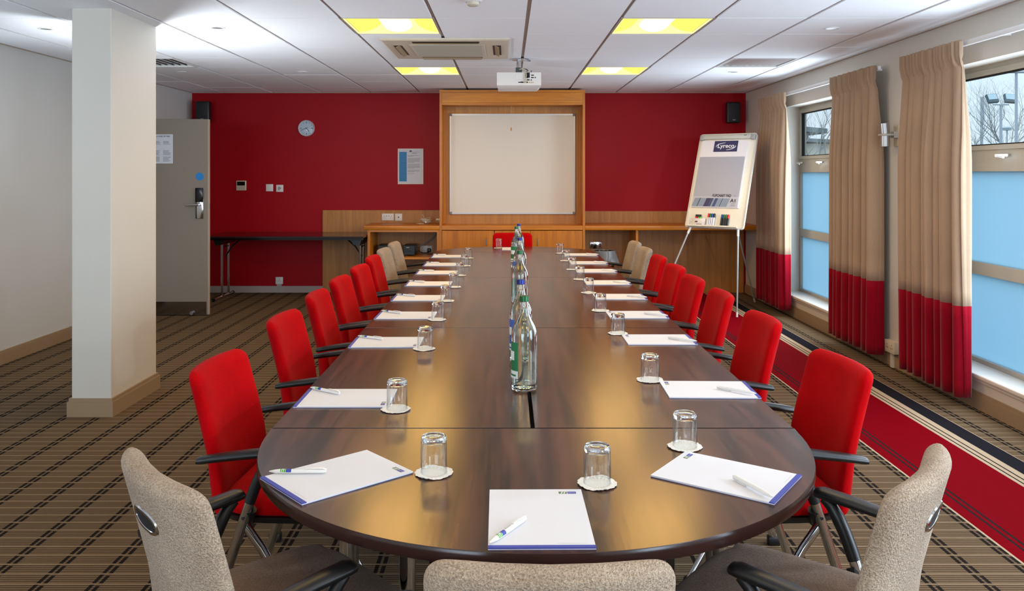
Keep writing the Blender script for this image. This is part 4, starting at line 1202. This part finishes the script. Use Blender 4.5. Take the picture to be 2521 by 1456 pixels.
place_chair(grey, True, .067, 1.285, (0, -1), 'beige chair at the near end, only its top in view', 'beige conference chairs')

# ------------------------------------------------------------------ things on the table
def text_boxes(m, body, size, x, y, z, mi, bold=0.):
    m.mesh(text_me(body, size, bold), Matrix.Translation((x, y, z)), mi)
M_paleblue2 = flat('backing_card_pale', C8(150, 160, 200), .6)
def make_pad():
    t = thing('notepad', 'x', 'notepad', (0, 0, 0), 0, 'white notepads on the table')
    MB().box(-.105, .105, 0, .297, 0, .0012).build('backing_card', M_paleblue2, t, smooth=0)
    MB().box(-.105, .105, .0004, .297, .0013, .0045).build('pages', M_paper, t, smooth=0)
    MB().box(-.1052, .1052, -.0002, .0115, .0028, .0049).build('binding_strip', M_blue, t, smooth=0)
    m = MB(); z = .0047
    x0, y0 = .052, .270; hh = .0125
    m.poly([(x0, y0, z), (x0 + .0185, y0, z), (x0 + .0185, y0 + hh, z), (x0, y0 + hh, z)], 0)
    m.poly([(x0 + .020, y0, z), (x0 + .0395, y0, z), (x0 + .0395, y0 + hh, z), (x0 + .020, y0 + hh, z)], 1)
    z2 = z + .0002
    for a, w, l0, l1 in ((.004, .0026, 0, hh), (.0105, .0026, 0, hh)):
        m.poly([(x0 + a, y0 + l0, z2), (x0 + a + w, y0 + l0, z2), (x0 + a + w + .0035, y0 + l1, z2), (x0 + a + .0035, y0 + l1, z2)], 2)
    m.poly([(x0 + .004, y0 + .0052, z2), (x0 + .0145, y0 + .0058, z2), (x0 + .0148, y0 + .0078, z2), (x0 + .0045, y0 + .0072, z2)], 2)
    text_boxes(m, 'Express', .0052, x0 + .0298, y0 + hh / 2, z2, 2)
    m.build('logo', [M_greend, M_blue, M_paper], t, smooth=0, fixn=False)
    m = MB(); m.poly([(.03, .0185, z), (.09, .0185, z), (.09, .0193, z), (.03, .0193, z)]); m.build('small_print', M_inkg, t, smooth=0, fixn=False)
    return t
pad0 = make_pad(); pu = False
def put_pad(x, y, deg, label):
    global pu
    p, r = (x, y, TZ - .0002), math.radians(deg)
    if not pu: pad0.location = p; pad0.rotation_euler = (0, 0, r); pad0['label'] = label; pu = True
    else: dup(pad0, p, r, label)
put_pad(.0675, 1.604, .6, 'notepad at the near end of the table, square to the camera')
put_pad(-.5215, 1.898, -48.4, 'notepad turned at an angle at the near left corner of the table')
put_pad(.648, 1.906, 54.6, 'notepad turned at an angle at the near right corner of the table')
PLY = [2.684, 3.57, 4.25, 4.84, 5.47, 6.09, 6.64, 7.29]; PRY = [2.785, 3.63, 4.27, 4.89, 5.53, 6.2, 6.76, 7.43]
o8 = ['first', 'second', 'third', 'fourth', 'fifth', 'sixth', 'seventh', 'last']
for k in range(8):
    put_pad(-.668, PLY[k], -90 + (0, .5, -.5, .3, 0, .5, -.4, 0)[k], '%s notepad from the camera along the left side of the table' % o8[k])
    put_pad((.826, .812, .815, .812, .815, .81, .81, .81)[k], PRY[k], 90 + (-1.5, 0, .5, -.3, .4, 0, .4, -2)[k], '%s notepad from the camera along the right side of the table' % o8[k])
put_pad(.055, 8.17, 180, 'notepad at the far end of the table, mostly hidden by the bottles')

def make_pen(labelled):
    t = thing('ballpoint_pen', 'x', 'pen', (0, 0, 0), 0, 'white ballpoint pens on the notepads')
    RY = Matrix.Rotation(PI / 2, 4, 'Y')
    m = MB(); m.M = RY
    m.lathe([(0, 0), (.0012, .0005), (.002, .004), (.0042, .014), (.0054, .026), (.0056, .06), (.0055, .085), (.0052, .09), (.0052, .128), (.004, .137), (.0015, .1385), (.0015, .14), (0, .14)], 20)
    m.build('barrel', M_white, t)
    m = MB()
    m.loft([[(.088, -.0026, .0056), (.088, .0026, .0056), (.088, .0022, .0078), (.088, -.0022, .0078)], [(.10, -.0028, .0072), (.10, .0028, .0072), (.10, .0024, .0088), (.10, -.0024, .0088)], [(.13, -.003, .0062), (.13, .003, .0062), (.13, .0026, .0082), (.13, -.0026, .0082)], [(.139, -.002, .003), (.139, .002, .003), (.139, .002, .0055), (.139, -.002, .0055)]])
    m.build('clip', M_white, t, smooth=40)
    m = MB()
    def shell(x0, x1, a0, a1, r, mi, skew=0.):
        L = [[], []]
        for k in range(9):
            a = math.radians(a0 + (a1 - a0) * k / 8); o_ = skew * (k / 8 - .5)
            L[0].append((x0 + o_, r * math.cos(a), r * math.sin(a))); L[1].append((x1 + o_, r * math.cos(a), r * math.sin(a)))
        m.loft(L, False, mi, closed=False)
    shell(.028, .0405, 15, 185, .0057, 0); shell(.0415, .0545, 15, 185, .0057, 1)
    shell(.0315, .0332, 15, 185, .00585, 2, -.004); shell(.036, .0377, 15, 185, .00585, 2, -.004); shell(.031, .0385, 92, 112, .0059, 2)
    text_boxes(m, '0800 40 40 40', .0036, .068, 0, .0059, 3)
    m.build('printed_band', [M_green, M_blue, M_paper, M_grey], t, smooth=0, fixn=False)
    return t
pen0 = make_pen(True); nu = False
def put_pen(tip, end, label, roll=0.):
    global nu
    d = Vector((end[0] - tip[0], end[1] - tip[1])); r = math.atan2(d.y, d.x)
    z = TZ + .0045 + .0057 + (.003 if roll else 0)
    if not nu: o = pen0; o.location = (tip[0], tip[1], z); o['label'] = label; nu = True
    else: o = dup(pen0, (tip[0], tip[1], z), r, label)
    o.rotation_euler = (roll, 0, r)
    if roll:
        for ch in list(o.children):
            if ch.name.startswith('printed_band'): bpy.data.objects.remove(ch)
put_pen((-.576, 2.0), (-.44, 2.001), 'pen lying across the notepad at the near left corner')
put_pen((-.0354, 1.612), (.039, 1.731), 'pen lying on the notepad at the near end of the table')
put_pen((.588, 1.833), (.5357, 1.962), 'plain side up pen on the notepad at the near right corner', PI)
for k in range(8):
    y = PLY[k]
    put_pen((-.664, y + .104), (-.549, y + .026 + .012 * (k % 2)), 'pen on the %s notepad along the left side of the table' % o8[k])
    y = PRY[k]; x = .812
    put_pen((x, y - .088), (x - .108, y + .004), 'pen on the %s notepad along the right side of the table' % o8[k], PI)

# glasses on paper doilies
def make_doily():
    m = MB(); n = 96; rows = []
    for r, z in ((0.0, .0006), (.012, .0008), (.024, .0007), (.033, .0010), (.036, .0018), (.039, .0012), (.0425, .0016), (.0455, .0034)):
        if r == 0: rows.append([m.bm.verts.new((0, 0, z))]); continue
        L = []
        for j in range(n):
            a = 2 * PI * j / n
            sc_ = abs(math.cos(8 * a)) if r > .038 else 0
            rr = r + (.0028 * (sc_ ** .6) - .0014 if r > .038 else 0) * (r - .036) / .0095
            zz = z + (.0007 * math.cos(24 * a) if .030 < r < .045 else 0) + (.0013 * math.sin(3 * a + 1) + .001 * math.sin(5 * a) if r > .044 else 0)
            L.append(m.bm.verts.new((rr * math.cos(a), rr * math.sin(a), max(.0005, zz))))
        rows.append(L)
    for i in range(len(rows) - 1):
        a, b = rows[i], rows[i + 1]
        for j in range(n):
            k = (j + 1) % n
            m.bm.faces.new((a[0], b[j], b[k]) if len(a) == 1 else (a[j], b[j], b[k], a[k]))
    o = m.build('paper_doily', M_doily, smooth=60)
    md = o.modifiers.new('paper_thickness', 'SOLIDIFY'); md.thickness = .0006; md.offset = 1
    return tag(o, 'x', 'doily', 'white paper doilies under the glasses')
def make_glass():
    # upturned: solid base on top, thin wall below
    m = MB()
    m.lathe([(.0318, .0002), (.0325, .001), (.0318, .05), (.0312, .0765)], 48, mi=0)
    m.lathe([(.0318, .0002), (.0306, .001), (.0292, .05), (.0280, .0725), (.0312, .0765)], 48, mi=0)
    m.lathe([(.0312, .0768), (.0308, .085), (.0285, .0893), (.0255, .0898), (.0225, .0880), (.012, .0868), (0, .0866)], 48, mi=1)
    m.lathe([(0, .0772), (.012, .0770), (.024, .0760), (.0278, .0735), (.0312, .0768)], 48, mi=1)
    bmesh.ops.remove_doubles(m.bm, verts=m.bm.verts[:], dist=1e-5)
    o = m.build('drinking_glass', [M_thin, M_glass], smooth=50)
    return tag(o, 'x', 'glass', 'upturned drinking glasses')
dl0 = make_doily(); gl0 = make_glass()
gu = False
def put_glass(px, py, where, off=(0, 0)):
    global gu
    p = atZ(px, py, TZ); r = random.uniform(0, 6)
    la, lb = 'upturned drinking glass %s' % where, 'scalloped white doily %s' % where.replace('standing ', '')
    if not gu: d, g = dl0, gl0; gu = True
    else: d, g = dl0.copy(), gl0.copy(); COL.objects.link(d); COL.objects.link(g)
    d.location = (p.x, p.y, TZ); d.rotation_euler = (0, 0, r); d['label'] = lb
    g.location = (p.x + off[0], p.y + off[1], TZ + .0022); g['label'] = la
put_glass(1068, 1166, 'beside the angled notepad at the near left corner', (0, .002))
put_glass(1470, 1192, 'behind the near end notepad')
put_glass(1686, 1101, 'beside the angled notepad at the near right corner')
for k, (px, py) in enumerate(((974, 1009), (1044, 860), (1076, 788), (1098, 742), (1117.5, 708), (1132, 679), (1144, 655.5), (1153, 636.5))):
    put_glass(px, py, 'by the %s notepad along the left side of the table' % o8[k], (.004, .003) if k < 3 else (0, 0))
for k, (px, py) in enumerate(((1600, 937), (1521, 822), (1478, 766), (1449, 722), (1427.5, 689), (1409, 664.5), (1393, 643), (1379, 624.5))):
    put_glass(px, py, 'by the %s notepad along the right side of the table' % o8[k])
put_glass(1228, 611.5, 'at the far end of the table in front of the red chair')

# bottles down the middle
def make_bottle():
    t = thing('water_bottle', 'x', 'bottle', (0, 0, 0), 0, 'glass water bottles in a row')
    prof_o = [(0, .008), (.020, .004), (.036, .0005), (.041, .003), (.0435, .010), (.0440, .03), (.0440, .185), (.0425, .200), (.036, .218), (.026, .236), (.0195, .252), (.0165, .27), (.0150, .292), (.0162, .294), (.0162, .298), (.0135, .299), (.0135, .312)]
    prof_i = [(.0110, .312), (.0115, .29), (.0130, .268), (.0160, .25), (.0225, .234), (.0325, .216), (.039, .198), (.0405, .184), (.0405, .03), (.0395, .014), (.034, .0085), (.018, .0125), (0, .0155)]
    m = MB(); m.lathe(prof_o + prof_i, 48); m.build('glass_body', M_bottle, t, smooth=60)
    m = MB(); m.lathe([(0, .0160), (.018, .0130), (.0338, .0090), (.0392, .0145), (.0402, .03), (.0402, .184), (.0387, .198), (.0322, .216), (.0222, .234), (.0157, .25), (.0127, .268), (.0125, .272), (0, .2715)], 48); m.build('water', M_water, t, smooth=60)
    return t
M_bluecap = flat('cap_metal_blue', C8(34, 44, 120), .25, metal=.5); M_greencap = flat('cap_metal_green', C8(30, 92, 52), .25, metal=.5)
M_greenlab = flat('label_green', C8(20, 110, 64), .4); M_paleblue = flat('label_blue', C8(60, 96, 170), .4); M_paleg = flat('label_pale', C8(214, 222, 220), .5)
def finish_bottle(t, capm, labm, yaw):
    m = MB(); m.lathe([(0, .3180), (.0145, .3180), (.0160, .3165), (.0162, .300), (.0150, .2995), (.0150, .3150), (0, .3155)], 40); m.build('cap', capm, t)
    def arc(a0, a1, z0, z1, mi, mm, r=.0443):
        L = [[], []]
        for k in range(17):
            a = math.radians(a0 + (a1 - a0) * k / 16) + yaw
            L[0].append((r * math.cos(a), r * math.sin(a), z0)); L[1].append((r * math.cos(a), r * math.sin(a), z1))
        mm.loft(L, False, mi, closed=False)
    m = MB()
    arc(-50, 50, .07, .165, 0, m); arc(-50, 50, .045, .07, 1, m)
    arc(-30, 30, .105, .135, 1, m, .04445); arc(-40, 40, .052, .058, 0, m, .04445)
    m.build('label', [labm, M_paleg], t, smooth=80, fixn=False)
    return t
b0 = make_bottle()
for k, (cap, x, y, lb) in enumerate(((1, .057, 2.797, 'water bottle nearest the camera, green cap'), (0, .0527, 3.228, 'water bottle with a blue cap, second in the row'), (1, .0676, 4.44, 'water bottle with a green cap, third in the row'),
                                 (0, .081, 5.345, 'water bottle with a blue cap, fourth in the row'), (1, .072, 6.456, 'water bottle with a green cap, fifth in the row'), (0, .0958, 6.823, 'water bottle with a blue cap, farthest in the row'))):
    t = dup(b0, (x, y, TZ), 0, lb)
    finish_bottle(t, M_greencap if cap else M_bluecap, M_greenlab if cap else M_paleblue, math.radians((190, 186, 150, 205, 222, 190)[k]))
for ch in list(b0.children): bpy.data.objects.remove(ch)
bpy.data.objects.remove(b0)
# ------------------------------------------------------------------ outside
M_ground = flat('outside_asphalt', C8(120, 124, 126), .9, nscale=1.5, namt=.1)
struct(MB().box(XR + .36, 130, -60, 160, -.32, -.2).build('ground', M_ground, smooth=0), 'pale car park outside the windows', 'ground')
M_bark = flat('hazed_winter_bark', C8(136, 142, 144), .9)  # bark grey lightened so distance haze is part of its colour
def tree(label, x, y, h, seed, lean=(0, 0), spread=.55):
    rnd = random.Random(seed); m = MB(); cnt = [0]
    def grow(p, d, L, r, lev):
        q = p; pts = [p]; rr = [r]; n = 3
        for k in range(n):
            d = (d + Vector((rnd.uniform(-.12, .12), rnd.uniform(-.12, .12), .06))).normalized()
            q = q + d * L / n; pts.append(q); rr.append(r * (1 - .4 * (k + 1) / n))
        m.tube(pts, rr, 6 if lev < 2 else 4, cap=False)
        if lev >= 5: return
        nb = 4 if lev < 2 else (3 if lev < 4 else 2)
        for k in range(nb):
            a = rnd.uniform(0, 2 * PI)
            s_ = Vector((math.cos(a), math.sin(a), rnd.uniform(.0, .3)))
            nd = (d * (1 - spread * .6) + s_ * spread * rnd.uniform(.6, 1.1)).normalized()
            i = rnd.choice((2, 3)) if k else 3
            grow(pts[i], nd, L * rnd.uniform(.62, .82), rr[i] * .72, lev + 1)
    grow(Vector((0, 0, -.05)), Vector((lean[0], lean[1], 1)).normalized(), h * .28, h * .0115, 0)
    return tag(m.build('bare_tree', M_bark, loc=(x, y, -.2), smooth=80), label, 'tree', 'bare trees outside')
tree('bare leaning tree seen through the window nearest the red wall', 9.0, 25.0, 6.4, 3, (.25, -.1))
tree('bare tree behind the leaning one, before the building', 13.2, 38.0, 6.8, 12)
tree('bare tree at the left of the clear pane in the near window', 20.4, 36.0, 6.6, 21)
tree('bare tree behind the floodlights', 27.5, 46.5, 7.2, 33)
tree('bare tree at the right of the clear pane in the near window', 20.5, 33.0, 7.4, 41, (-.1, 0))
tree('small bare tree far beyond the floodlights', 31.5, 54.0, 6.0, 55)
# building
t = thing('office_building', 'pale building with dark overhanging roofs beyond the trees', 'building', (18.0, 60, -.2))
MB().box(-9, 5.6, 0, 10, 0, 3.85).build('walls', flat('building_render', C8(226, 220, 206), .8), t, smooth=0)
M_roof = flat('building_roof', C8(96, 116, 122), .6)
m = MB(); m.loft([[(-10, -1.0, 4.6), (5.7, -1.0, 3.85), (5.7, -1.0, 4.08), (-10, -1.0, 4.85)], [(-10, 11, 4.6), (5.7, 11, 3.85), (5.7, 11, 4.08), (-10, 11, 4.85)]]); m.build('roof', M_roof, t, smooth=0)
MB().box(-9, 4.4, 1.5, 9, 3.9, 4.7).build('upper_wall', flat('building_upper', C8(206, 214, 218), .7), t, smooth=0)
m = MB(); m.loft([[(-10, .2, 5.9), (5.3, .2, 4.6), (5.3, .2, 4.95), (-10, .2, 6.3)], [(-10, 11, 5.9), (5.3, 11, 4.6), (5.3, 11, 4.95), (-10, 11, 6.3)]]); m.build('upper_roof', M_roof, t, smooth=0)
M_bwin = flat('building_glass', C8(90, 110, 122), .2)
for k in range(6): MB().box(-6 + k * 1.5, -5.1 + k * 1.5, -.03, 0, 2.6, 3.3).build('window', M_bwin, t, smooth=0)
MB().box(1.2, 3.6, -.04, 0, 0, 2.5).build('pale_cladding', flat('building_panel', C8(200, 220, 236), .5), t, smooth=0)
# posts
M_post = flat('galvanised_post', C8(164, 178, 190), .5)
def post(name, label, px, Y, ztop, r, cat='lamp post'):
    x = (px - PX) * Y / F
    t = thing(name, label, cat, (x, Y, -.2))
    MB().lathe([(0, 0), (r, 0), (r * .7, ztop + .2), (0, ztop + .2)], 12).build('pole', M_post, t)
    return t
Y = 30.0; z = CZ + (428 - 258) * Y / F
t = post('floodlight_post', 'post with two square floodlights outside the near window', 2464, Y, z, .06)
MB().box(-.28, .28, -.03, .03, z + .18, z + .22).build('crossbar', M_post, t, smooth=0)
for s in (-1, 1):
    m = MB(); m.M = Matrix.Translation((s * .32, 0, z + .42)) @ Matrix.Rotation(math.radians(-25), 4, 'X') @ Matrix.Rotation(s * .1, 4, 'Y')
    m.box(-.19, .19, -.06, .06, -.17, .17, .01, 1); h = m.build('floodlight', flat('floodlight_body', C8(70, 90, 100), .5), t)
    m = MB(); m.M = Matrix.Translation((s * .32, 0, z + .42)) @ Matrix.Rotation(math.radians(-25), 4, 'X') @ Matrix.Rotation(s * .1, 4, 'Y')
    m.box(-.16, .16, -.068, -.0605, -.06, .15); m.build('lens', flat('floodlight_lens', C8(180, 205, 215), .2), h, smooth=0)
t = post('tall_mast', 'tall pale mast at the left of the near window view', 2418, 44.0, CZ + (428 - 245) * 44 / F, .06, 'mast')
MB().lathe([(0, 4.3), (.085, 4.3), (.085, 5.75), (0, 5.75)], 12).build('head', M_post, t)
t = post('street_lamp', 'tall lamp post at the right of the near window view', 2502, 26.0, CZ + (428 - 180) * 26 / F, .055)
zz = CZ + (428 - 180) * 26 / F + .2
MB().box(-.5, .4, -.08, .08, zz, zz + .06, .02, 1).build('lamp_head', M_post, t)
t = post('bollard_lamp', 'short round headed lamp post behind the floodlights', 2479, 40.0, CZ + (428 - 322) * 40 / F, .05)
zz = CZ + (428 - 322) * 40 / F + .2
MB().lathe([(0, zz), (.2, zz + .02), (.22, zz + .14), (.12, zz + .2), (0, zz + .2)], 16).build('lamp_head', flat('lamp_glass', C8(150, 170, 180), .3), t)
tag(MB().box(26, 60, 58, 58.2, -.2, 2.2).build('boundary_fence', flat('fence_grey', C8(150, 160, 168), .8), smooth=0), 'low grey fence far across the car park', 'fence')

# ------------------------------------------------------------------ sky and lights
w = bpy.data.worlds.new('overcast_sky'); sc.world = w; w.use_nodes = True
nt_ = w.node_tree; nt_.nodes.clear()
def wn(t_, **k):
    n = nt_.nodes.new(t_)
    for a, b in k.items(): setattr(n, a, b)
    return n
tc = wn('ShaderNodeTexCoord'); sp = wn('ShaderNodeSeparateXYZ'); nt_.links.new(tc.outputs['Generated'], sp.inputs[0])
rp = wn('ShaderNodeValToRGB'); nt_.links.new(sp.outputs[2], rp.inputs[0])
rp.color_ramp.elements[0].position = 0; rp.color_ramp.elements[0].color = (.62, .83, .98, 1)
rp.color_ramp.elements[1].position = .25; rp.color_ramp.elements[1].color = (.66, .86, 1.0, 1)
no = wn('ShaderNodeTexNoise'); no.inputs['Scale'].default_value = 4; no.inputs['Detail'].default_value = 4
mp = wn('ShaderNodeMapping'); mp.inputs['Scale'].default_value = (1, 1, 3.5); nt_.links.new(tc.outputs['Generated'], mp.inputs[0]); nt_.links.new(mp.outputs[0], no.inputs['Vector'])
mx = wn('ShaderNodeMix', data_type='RGBA'); nt_.links.new(no.outputs['Fac'], mx.inputs[0]); nt_.links.new(rp.outputs[0], mx.inputs[6]); mx.inputs[7].default_value = (.86, .95, 1, 1)
ma = wn('ShaderNodeMath', operation='MULTIPLY_ADD', use_clamp=False); nt_.links.new(sp.outputs[2], ma.inputs[0]); ma.inputs[1].default_value = 1.3; ma.inputs[2].default_value = SKY
bg = wn('ShaderNodeBackground'); nt_.links.new(mx.outputs[2], bg.inputs[0]); nt_.links.new(ma.outputs[0], bg.inputs[1])
wo = wn('ShaderNodeOutputWorld'); nt_.links.new(bg.outputs[0], wo.inputs[0])

def light(name, typ, loc, energy, color, rot=(0, 0, 0), size=.5, size_y=None, spread=None, spot=None, blend=.5):
    d = bpy.data.lights.new(name, typ); d.energy = energy; d.color = color
    if typ == 'AREA':
        d.shape = 'RECTANGLE' if size_y else 'SQUARE'; d.size = size
        if size_y: d.size_y = size_y
        if spread: d.spread = spread
    elif typ == 'SPOT': d.spot_size = spot; d.spot_blend = blend; d.shadow_soft_size = size
    else: d.shadow_soft_size = size
    o = bpy.data.objects.new(name, d); COL.objects.link(o); o.location = loc; o.rotation_euler = rot
    return o
for k, p in enumerate(LAMPS):
    light('ceiling_lamp', 'AREA', (p[0], p[1], H - .004), E_LAMP * (1.0 if k < 4 else .36), C_LAMP, size=.48)
# bluish area lamps added just inside the glazing as room fill
for k, (a, b) in enumerate(WINS):
    e = E_WIN * ((b - a) / 2.0) * (1, .75, 1.4, 1.4)[k]
    light('daylight_fill', 'AREA', (WX - .018, (a + b) / 2, 1.27), e, C_DAY, (0, PI / 2, 0), 1.5, b - a - .6)
light('daylight_fill', 'AREA', ((RX0 + RX1) / 2, YF + .01, 1.18), E_REAR, C_DAY, (PI / 2, 0, 0), RX1 - RX0, 2.0)
# lamps of the unseen wall lights added to fill the room
for k, q in enumerate((s3, s4, s5, s6)):
    dx = .02 if k < 2 else -.02
    light('added_wall_lamp', 'POINT', (q.location.x + dx, q.location.y, 1.875), (E_S3, E_S4, E_S5, E_S6)[k], C_UP, size=.03)
light('added_wall_lamp', 'POINT', (XL + .12, 5.75, 1.745), E_L7, C_UP, size=.03)
ax = Vector((.50, .12, .85)).normalized()
light('added_wall_lamp', 'SPOT', ((PX0 + PX1) / 2 + .01, PY1 + .125, 1.425), E_SC, C_SC, (-ax).to_track_quat('Z', 'Y').to_euler(), size=.03, spot=math.radians(168), blend=.55)  # added lamp behind the pillar, aimed up and towards the window wall
